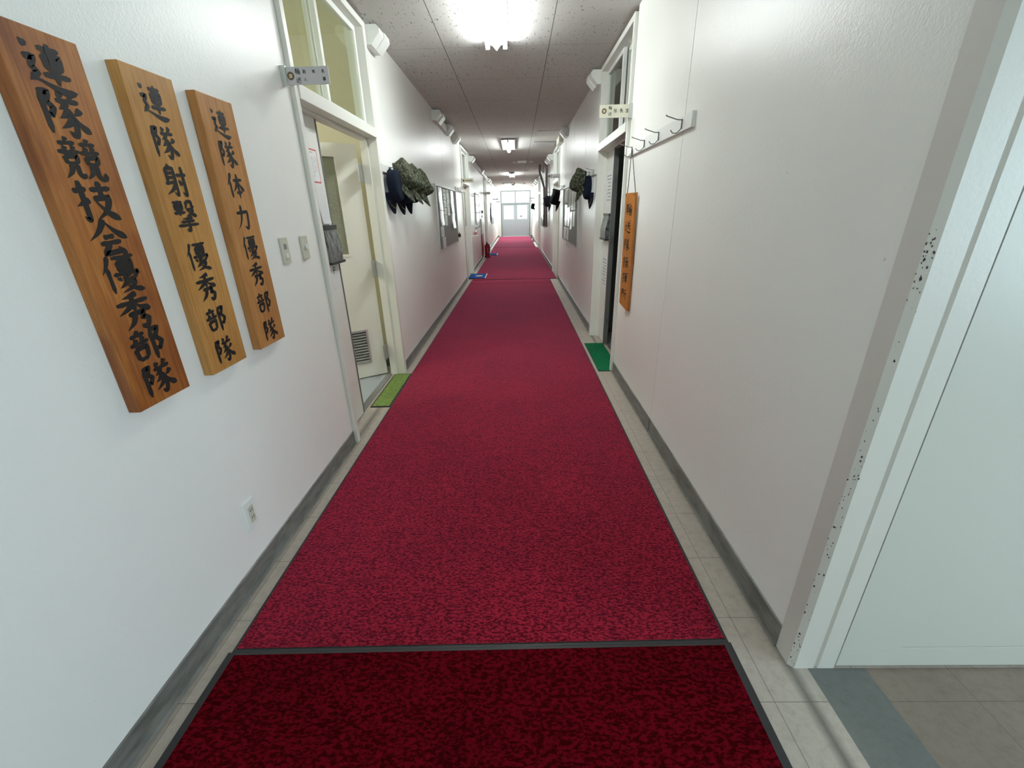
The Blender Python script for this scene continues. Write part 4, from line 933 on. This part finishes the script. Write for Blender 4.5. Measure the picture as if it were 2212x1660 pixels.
# ------------------------------------------------------------------ notice boards and sheets
def notice_board(side, y0, y1, z0, z1, label):
    xf = XL if side < 0 else XR; s = -side
    t_ = thing('notice_board', label, 'notice board', (xf, (y0 + y1) / 2, z0), 'grey notice boards')
    MB().box(xf, xf + s * .018, y0 + .02, y1 - .02, z0 + .02, z1 - .02).build('panel', 'cork_grey', t_)
    f = MB(); f.box(xf, xf + s * .026, y0, y0 + .022, z0, z1).box(xf, xf + s * .026, y1 - .022, y1, z0, z1).box(xf, xf + s * .026, y0 + .022, y1 - .022, z0, z0 + .022).box(xf, xf + s * .026, y0 + .022, y1 - .022, z1 - .022, z1)
    f.build('frame', 'aluminium', t_)
    return t_
def sheet(side, y0, y1, z0, z1, label, m_='paper_sleeve', seed=1, group=None, curl=.006, d=.018):
    xf = XL if side < 0 else XR; s = -side; x = xf + s * (d + .001)
    t_ = thing('pinned_sheet', label, 'paper', (x, (y0 + y1) / 2, z0), group)
    n = 6; mb = MB(); rows = []
    for k in range(n + 1):
        q = k / n; zz = z1 + (z0 - z1) * q; xx = x + s * curl * (q ** 2 + .25 * math.sin(q * 7 + seed))**1 if curl else x
        rows.append([(xx, y0, zz), (xx + s * curl * .4, (y0 + y1) / 2, zz), (xx, y1, zz)])
    mb.loft(rows, False, False); mb.build('page', m_, t_)
    if m_ == 'paper_sleeve': return t_
    tx = MB(); text_rows(tx, lambda u, v: (x + s * (curl * 1.6 + .001), u, v), y0 + .02, y1 - .02, z0 + .02, z1 - .03, 9, seed); tx.build('print', 'print_faint', t_)
    return t_
notice_board(-1, 6.50, 8.62, .93, 1.845, 'grey notice board with an aluminium frame past the camouflage caps')
g = 'sheets on the first notice board'
sheet(-1, 6.72, 7.02, 1.50, 1.81, 'white sheet at the top near corner of the first notice board', 'paper_sleeve', 1, g)
sheet(-1, 6.76, 7.06, 1.28, 1.49, 'second white sheet down in the near column of the first notice board', 'paper_sleeve', 2, g)
sheet(-1, 6.72, 7.00, 1.12, 1.27, 'small dull printed sheet, third down in the near column', 'paper', 3, g, .001)
sheet(-1, 6.80, 7.10, .955, 1.11, 'dull printed sheet at the bottom of the near column', 'paper', 4, g, .001)
sheet(-1, 7.14, 7.40, 1.27, 1.80, 'tall grey printed strip beside the near column of sheets', 'paper_green', 5, g, .001)
sheet(-1, 7.45, 7.72, 1.42, 1.81, 'greenish sheet at the middle top of the first notice board', 'paper_green', 6, g, .004)
sheet(-1, 7.95, 8.25, 1.47, 1.81, 'white sheet at the top of the far column of the first notice board', 'paper_sleeve', 7, g)
sheet(-1, 7.95, 8.28, 1.20, 1.46, 'white sheet hanging lower in the far column of the first notice board', 'paper_sleeve', 8, g, .014)
pot = thing('pot_holder', 'small brown ornament on the low far corner of the first notice board', 'ornament', (XL + .06, 8.45, 1.02)); MB().lathe([(.012, 0), (.026, .02), (.03, .05), (.016, .07), (.001, .075)], (XL + .06, 8.5, 1.02)).build('body', 'emblem_brown', pot); MB().lathe([(.010, 0), (.010, .015), (.001, .02)], (XL + .06, 8.5, 1.095)).build('knob', 'emblem_gold', pot)
notice_board(1, 6.64, 8.82, .93, 1.84, 'grey notice board crowded with sheets behind the single cap')
g = 'sheets on the second notice board'
for i, (a, b, c_, d_, lb, m_) in enumerate((
    (6.95, 7.20, 1.46, 1.80, 'grey sheet at the top near corner of the crowded notice board', 'paper_green'),
    (7.24, 7.50, 1.46, 1.80, 'second sheet along the top of the crowded notice board', 'paper'),
    (7.55, 7.90, 1.50, 1.81, 'greenish sheet at the middle top of the crowded notice board', 'paper_green'),
    (8.0, 8.5, 1.58, 1.81, 'wide greenish sheet at the far top of the crowded notice board', 'paper_green'),
    (7.02, 7.26, 1.22, 1.44, 'grey sheet in the second row, nearest on the crowded notice board', 'paper'),
    (7.36, 7.62, 1.16, 1.43, 'curled sheet low in the middle of the crowded notice board', 'paper_sleeve'),
    (7.70, 8.02, 1.20, 1.50, 'bright glossy sheet at the centre of the crowded notice board', 'paper_sleeve'),
    (8.10, 8.45, 1.20, 1.55, 'glossy sheet far in the second row of the crowded notice board', 'paper_sleeve'),
    (7.80, 8.10, .97, 1.17, 'sheet in the bottom row nearer the board edge', 'paper'),
    (8.20, 8.60, .97, 1.17, 'sheet in the bottom row at the far corner', 'paper'))):
    sheet(1, a, b, c_, d_, lb, m_, 20 + i, g, .004)
for i, (y, lb) in enumerate(((7.95, 'white clothes peg nearer, hanging under the crowded notice board'), (7.65, 'white clothes peg farther from the exit, under the crowded notice board'))):
    pg = thing('clothes_peg', lb, 'peg', (XR - .03, y, .85), 'pegs under the board'); MB().box(XR - .03, XR - .022, y, y + .05, .86, .95).build('arm', 'white_plastic', pg); MB().box(XR - .04, XR - .032, y, y + .05, .85, .95).build('arm', 'white_plastic', pg); MB().box(XR - .033, XR - .028, y + .015, y + .035, .93, .955).build('spring', 'steel', pg)
notice_board(1, 14.9, 16.6, .92, 1.86, 'far notice board beyond the dark pipes')
g = 'sheets on the far notice board'
for i, (a, b, c_, d_, lb) in enumerate(((15.05, 15.3, 1.4, 1.82, 'narrow white sheet at the near top of the far board'), (15.4, 15.75, 1.3, 1.8, 'white sheet at the middle of the far board'), (15.9, 16.4, 1.25, 1.8, 'large white sheet at the exit end of the far board'), (15.2, 15.7, .97, 1.25, 'white sheet in the bottom row of the far board'))): sheet(1, a, b, c_, d_, lb, 'paper_sleeve', 40 + i, g, .004)
notice_board(-1, 12.7, 13.8, 1.0, 1.95, 'notice board between the sanitizer stand and the red hydrant panel')
sheet(-1, 12.85, 13.65, 1.45, 1.9, 'large white sheet on the board past the sanitizer stand', 'paper_sleeve', 50, 'sheets past the sanitizer', .003)
sheet(-1, 12.85, 13.65, 1.05, 1.42, 'lower white sheet on the board past the sanitizer stand', 'paper_sleeve', 51, 'sheets past the sanitizer', .003)
notice_board(-1, 20.4, 22.2, .9, 1.85, 'far notice board on the hydrant wall before the exit')
sheet(-1, 20.6, 21.2, 1.3, 1.8, 'white sheet near on the far hydrant wall board', 'paper_sleeve', 52, 'far hydrant wall sheets', .003); sheet(-1, 21.4, 22.0, 1.2, 1.8, 'white sheet far on the far hydrant wall board', 'paper_sleeve', 53, 'far hydrant wall sheets', .003)

# ------------------------------------------------------------------ sanitizer, extinguisher, hydrant panel
st = thing('sanitizer_stand', 'white wall bracket shelf with a hood for the sanitizer bottle', 'stand', (XL, 10.9, .88))
MB().box(XL + .012, XL + .024, 11.30, 11.50, .82, 1.16, .003).build('back_plate', 'white_plastic', st)
MB().box(XL + .024, XL + .17, 11.30, 11.50, .895, .905).build('shelf', 'white_plastic', st)
MB().prism([(XL + .024, 1.14), (XL + .024, 1.155), (XL + .11, 1.15), (XL + .145, 1.115), (XL + .135, 1.112), (XL + .105, 1.138)], 'y', 11.32, 11.48).build('hood', 'white_plastic', st)
MB().box(XL, XL + .012, 11.33, 11.47, .84, 1.14).build('mounting_pad', 'dark_steel', st)
bt = thing('sanitizer_bottle', 'white pump bottle with a pink label on the wall bracket', 'bottle', (XL + .1, 11.4, .905))
MB().lathe([(.034, 0), (.036, .006), (.036, .10), (.03, .118), (.013, .125), (.013, .135)], (XL + .1, 11.4, .905)).build('body', 'bottle_white', bt)
MB().lathe([(.0365, .02), (.0365, .09)], (XL + .1, 11.4, .905)).build('label_band', 'label_pink', bt)
MB().lathe([(.016, .135), (.016, .15), (.005, .152), (.005, .175)], (XL + .1, 11.4, .905)).box(XL + .09, XL + .14, 11.392, 11.408, 1.078, 1.088).build('pump', 'bottle_white', bt)
hp = thing('hydrant_panel', 'narrow red hydrant panel on the wall beside the fire extinguisher', 'panel', (XL, 14.8, .06))
MB().box(XL + .001, XL + .03, 14.4, 15.2, .10, .78, .004).build('red_door', 'red_enamel', hp); MB().box(XL + .001, XL + .03, 14.4, 15.2, .785, 1.25, .004).build('upper_door', 'white_plastic', hp)
MB().lathe([(.05, 0), (.05, .03), (.02, .06), (.001, .062)], (XL + .01, 14.8, 1.45), 'x').build('alarm_lamp', 'dark_steel', hp)
MB().lathe([(.045, 0), (.045, .03), (.001, .032)], (XL + .01, 14.8, 1.32), 'x').build('alarm_button', 'white_plastic', hp)
fx = thing('fire_extinguisher', 'dark red fire extinguisher on a red base by the wall', 'extinguisher', (-1.01, 14.95, .0165))
fx_c = (-1.01, 14.95, .0165)
MB().lathe([(.0, 0), (.10, 0), (.105, .02), (.088, .06), (.085, .065)], fx_c).build('base', 'red_enamel', fx)
MB().lathe([(.075, .06), (.080, .075), (.080, .36), (.066, .41), (.03, .435), (.026, .45)], fx_c).build('cylinder', 'red_enamel', fx)
MB().lathe([(.03, .45), (.03, .475), (.012, .48), (.012, .50)], fx_c).build('valve', 'dark_steel', fx)
MB().tube([(-1.01, 14.95, .49), (-1.01, 14.90, .505), (-1.01, 14.84, .50)], .009, 8).build('handle', 'dark_steel', fx)
MB().tube([(-1.01, 14.97, .46), (-.94, 14.98, .44), (-.92, 14.97, .34), (-.922, 14.96, .2)], .009, 8).build('hose', 'black_rubber', fx)
MB().box(-.99, -.98, 14.864, 14.876, .15, .32).build('label_plate', 'paper', fx)

# ------------------------------------------------------------------ broom and dustpan near the exit
bm3 = thing('broom', 'long broom leaning against the wall beside the exit doors', 'broom', (.78, 25.2, 0))
MB().tube([(.80, 24.9, .06), (XR - .03, 25.4, 1.75)], .014, 8).build('handle', 'dark_steel', bm3)
MB().prism([(.72, .014), (.88, .014), (.85, .13), (.76, .13)], 'y', 24.84, 24.92).build('brush', 'grey_plastic', bm3)
bk = thing('bucket', 'small white bucket on the floor strip by the broom', 'bucket', (.83, 22.6, 0)); MB().lathe([(.05, 0), (.06, .14), (.062, .15), (.055, .15), (.046, .01), (.001, .008)], (.83, 22.6, 0)).build('body', 'bottle_white', bk); MB().tube([(.77, 22.6, .14), (.79, 22.6, .2), (.83, 22.6, .22), (.87, 22.6, .2), (.89, 22.6, .14)], .003, 6).build('handle', 'wire', bk)
for y, xx, lb in ((27.0, -1.093, 'dark door stop on the hydrant wall side of the exit doors'), (27.0, .853, 'dark door stop on the broom side of the exit doors')):
    tag(MB().lathe([(.05, 0), (.055, .03), (.04, .08), (.001, .085)], (xx, y, 0)).build('door_stop', 'dark_steel'), lb, 'door stop', 'door stops')
um = thing('umbrella', 'dark furled umbrella hanging on the far hydrant wall', 'umbrella', (XL + .05, 19.3, 1.0))
MB().tube([(XL + .05, 19.3, 1.0), (XL + .05, 19.3, 1.15), (XL + .05, 19.3, 1.6)], [.008, .03, .018], 8).build('canopy', 'black_cloth', um); MB().tube([(XL + .05, 19.3, 1.6), (XL + .05, 19.3, 1.75), (XL + .04, 19.3, 1.8), (XL + .01, 19.3, 1.79)], .007, 6).build('handle', 'dark_steel', um)
# far plain signs over the last doors
for side, y, z, lb in ((1, 23.2, 2.02, 'far grey blade sign high on the broom side'), (-1, 22.4, 2.0, 'far grey blade sign high on the hydrant side'), (-1, 25.4, 1.93, 'last blade sign before the exit on the hydrant side'), (1, 26.0, 1.95, 'last blade sign before the exit on the broom side')):
    t_, x0, x1 = sign(lb, XL if side < 0 else XR, -side, y, z, .24, .05, 'grey_plastic', 0)
